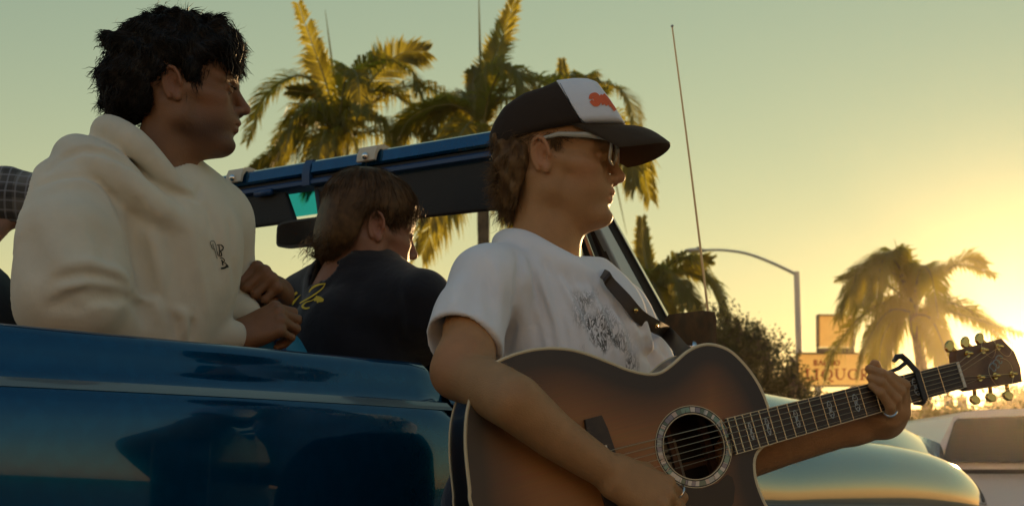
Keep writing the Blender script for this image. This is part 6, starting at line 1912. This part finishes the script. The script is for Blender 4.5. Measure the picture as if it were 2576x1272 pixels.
# bill
rows = []
for top_ in (1, 0):
    for i in range(9):
        t = i / 8; row = []
        for k in range(25):
            a = R(-72 + 144 * k / 24)
            p0 = np.array((-.004 + .118 * math.cos(a), .082 * math.sin(a), .060 + .008 * math.cos(a)))
            y = .086 * math.sin(a * 1.0)
            p1 = np.array((.060 + .142 * max(math.cos(a), 0) ** .75, y, .044 - .026 * (y / .086) ** 2))
            p = p0 * (1 - t) + p1 * t; p[2] += .014 * math.sin(math.pi * t) * (1 - (y / .086) ** 2)
            row.append(p - np.array((0, 0, .0038 * (1 - top_))))
        rows.append(row)
up_, dn_ = rows[:9], rows[9:]
mb = MB().loft(up_ + dn_[::-1], closed=False)
V = to_world(np.concatenate(mb.v), TC, fC, lC, uC); mb.v = [V]
mb.build('cap_bill', M_bill, pg, smooth=True, angle=R(60))
MB().ball(LC(.0, 0, .150), .006, 10, 6).build('cap_button', M_mesh, pg, smooth=True)
def zc(zx, zy): return (1216.4 + .18985 * zx, 187.8 + .18985 * zy)
ZC_ = lambda *a: [zc(*q) for q in a]
stroke_on(BVH_cap, [([*ZC_((1415, 330), (1430, 280), (1490, 270), (1530, 330), (1520, 390), (1470, 400), (1420, 350))], 9), ([*ZC_((1470, 290), (1500, 350), (1480, 390))], 14),
                    ([*ZC_((1540, 290), (1560, 340), (1590, 400))], 8), ([*ZC_((1540, 280), (1600, 340), (1640, 410))], 9), ([*ZC_((1580, 270), (1640, 340), (1690, 420))], 9), ([*ZC_((1640, 350), (1700, 420), (1740, 480))], 8)], 8, 'cap_logo', M_orange, panel_o, .0012)
stroke_on(BVH_cap, [[(1409, 210), (1428, 245), (1450, 285), (1481, 320)]], 1.2, 'cap_stitching', M_dark, panel_o, .0008)

# glasses ------------------------------------------------------------------------
M_acet = mat('pale_acetate', (.50, .46, .36), .25, trans=.25, spec=.6)
M_lens = glass_mat('spectacle_lens', (.80, .72, .52), 0); M_lens.node_tree.nodes['Mix Shader'].inputs[0].default_value = .15
gs = MB().tube([LC(-.022, -.080, .030), LC(.012, -.079, .040), LC(.060, -.076, .040), LC(.098, -.067, .037)], [.0028, .0042, .0048, .0052], 8, flat=.5).build('glasses', M_acet, pg, smooth=True)
MB().tube([LC(-.022, .080, .030), LC(.012, .079, .040), LC(.060, .076, .040), LC(.098, .067, .037)], [.0028, .0042, .0048, .0052], 8, flat=.5).build('temple', M_acet, gs, smooth=True)
for g in (-1, 1):
    rim = []
    for w in np.linspace(0, 2 * math.pi, 32, endpoint=False):
        a = math.copysign(abs(math.cos(w)) ** .6, math.cos(w)); b = math.copysign(abs(math.sin(w)) ** .6, math.sin(w))
        yy = g * (.0345 + .027 * a); rim.append(LC(.106 - .10 * abs(yy) ** 1.6 * 2.2 - .003 * (b < 0) * abs(b), yy, .020 + .0215 * b))
    MB().tube(rim + [rim[0], rim[1]], .0026, 8, caps=False).build('rim', M_acet, gs, smooth=True)
    MB().raw(rim, [tuple(range(32))]).build('lens', M_lens, gs)
MB().tube([LC(.105, -.010, .028), LC(.108, 0, .031), LC(.105, .010, .028)], .0024, 8).build('nose_bridge', M_acet, gs, smooth=True)

# rings ------------------------------------------------------------------------------
M_silver = mat('silver', (.7, .66, .58), .22, 1.0)
rc = gp(2239.5, 1034, .010)
rn = unit(gp(2239, 1022, .019) - gp(2240, 1044, .002)); ra_ = unit(np.cross(rn, (0, 0, 1.))); rb_ = np.cross(rn, ra_)
MB().tube([rc + .0101 * (ra_ * math.cos(w) + rb_ * math.sin(w)) for w in np.linspace(0, 2 * math.pi, 25)], .0022, 8, caps=False).build('finger_ring', M_silver, pg, smooth=True)
tp = hr.p((.118, .030, -.008)); td = unit(hr.p((.13, .03, -.012)) - hr.p((.10, .031, -.002))); ta = unit(np.cross(td, (0, 0, 1.))); tb_ = np.cross(td, ta)
MB().tube([tp + .0118 * (ta * math.cos(w) + tb_ * math.sin(w)) for w in np.linspace(0, 2 * math.pi, 25)], .0018, 8, caps=False).build('finger_ring', M_silver, pg, smooth=True)

# strap: goes over the far shoulder down to the guitar
M_leather = mat('dark_leather', (.03, .018, .011), .5, var=(30, (.045, .026, .014), .4, .65))
sp_px = [(1503, 694), (1522, 714), (1560, 756), (1605, 800), (1640, 830), (1672, 852)]
wv = unit(np.array((.62, .25, .74)))
CL_ = []
for q in bez([(u, v, 0) for u, v in sp_px], 18):
    a = onto(BVH_tee, q[0], q[1], .014)
    if a is not None: CL_.append(a[0])
CL_ = [CL_[0]] + [(CL_[k - 1] + CL_[k] + CL_[k + 1]) / 3 for k in range(1, len(CL_) - 1)]
CL_ = [P(1462, 668, 2.66), P(1484, 678, 2.60)] + CL_[1::3] + [gp(1718, 886, -.03), gp(1752, 926, -.06)]
CL_ = bez(CL_, 30)
nrm = unit(np.array((.35, -1, .1))) * .0035
L3 = [q - wv * (.0065 + .0065 * min(1, i / 18)) for i, q in enumerate(CL_)]; R3 = [q + wv * (.0065 + .0065 * min(1, i / 18)) for i, q in enumerate(CL_)]
st = MB().loft([[l, r, r - nrm, l - nrm] for l, r in zip([q + nrm for q in L3], [q + nrm for q in R3])], True, True).build('guitar_strap', M_leather, None, smooth=True, angle=R(30))
st.parent = guitar; st.matrix_parent_inverse = Mg.inverted()
for f in (15, 19):
    q = (np.array(L3[f]) * .45 + np.array(R3[f]) * .55) + nrm * 1.3
    o = MB().ball(q, .0045, 10, 6).build('strap_stud', M_gold, None, smooth=True); o.parent = st; o.matrix_parent_inverse = Matrix.Identity(4)
# ================================================================== THE AIR
hz = MB().box((0, 0, 6.4), (6100, 6100, 16.2)).build('haze', None)
hz['kind'] = 'stuff'
mh = bpy.data.materials.new('haze_air'); mh.use_nodes = True
nt = mh.node_tree; nt.nodes.clear()
o_ = nt.nodes.new('ShaderNodeOutputMaterial'); pv_ = nt.nodes.new('ShaderNodeVolumePrincipled')
pv_.inputs['Color'].default_value = (1, .86, .6, 1)
pv_.inputs['Density'].default_value = .00026
pv_.inputs['Anisotropy'].default_value = .925
nt.links.new(pv_.outputs[0], o_.inputs['Volume'])
hz.data.materials.append(mh)
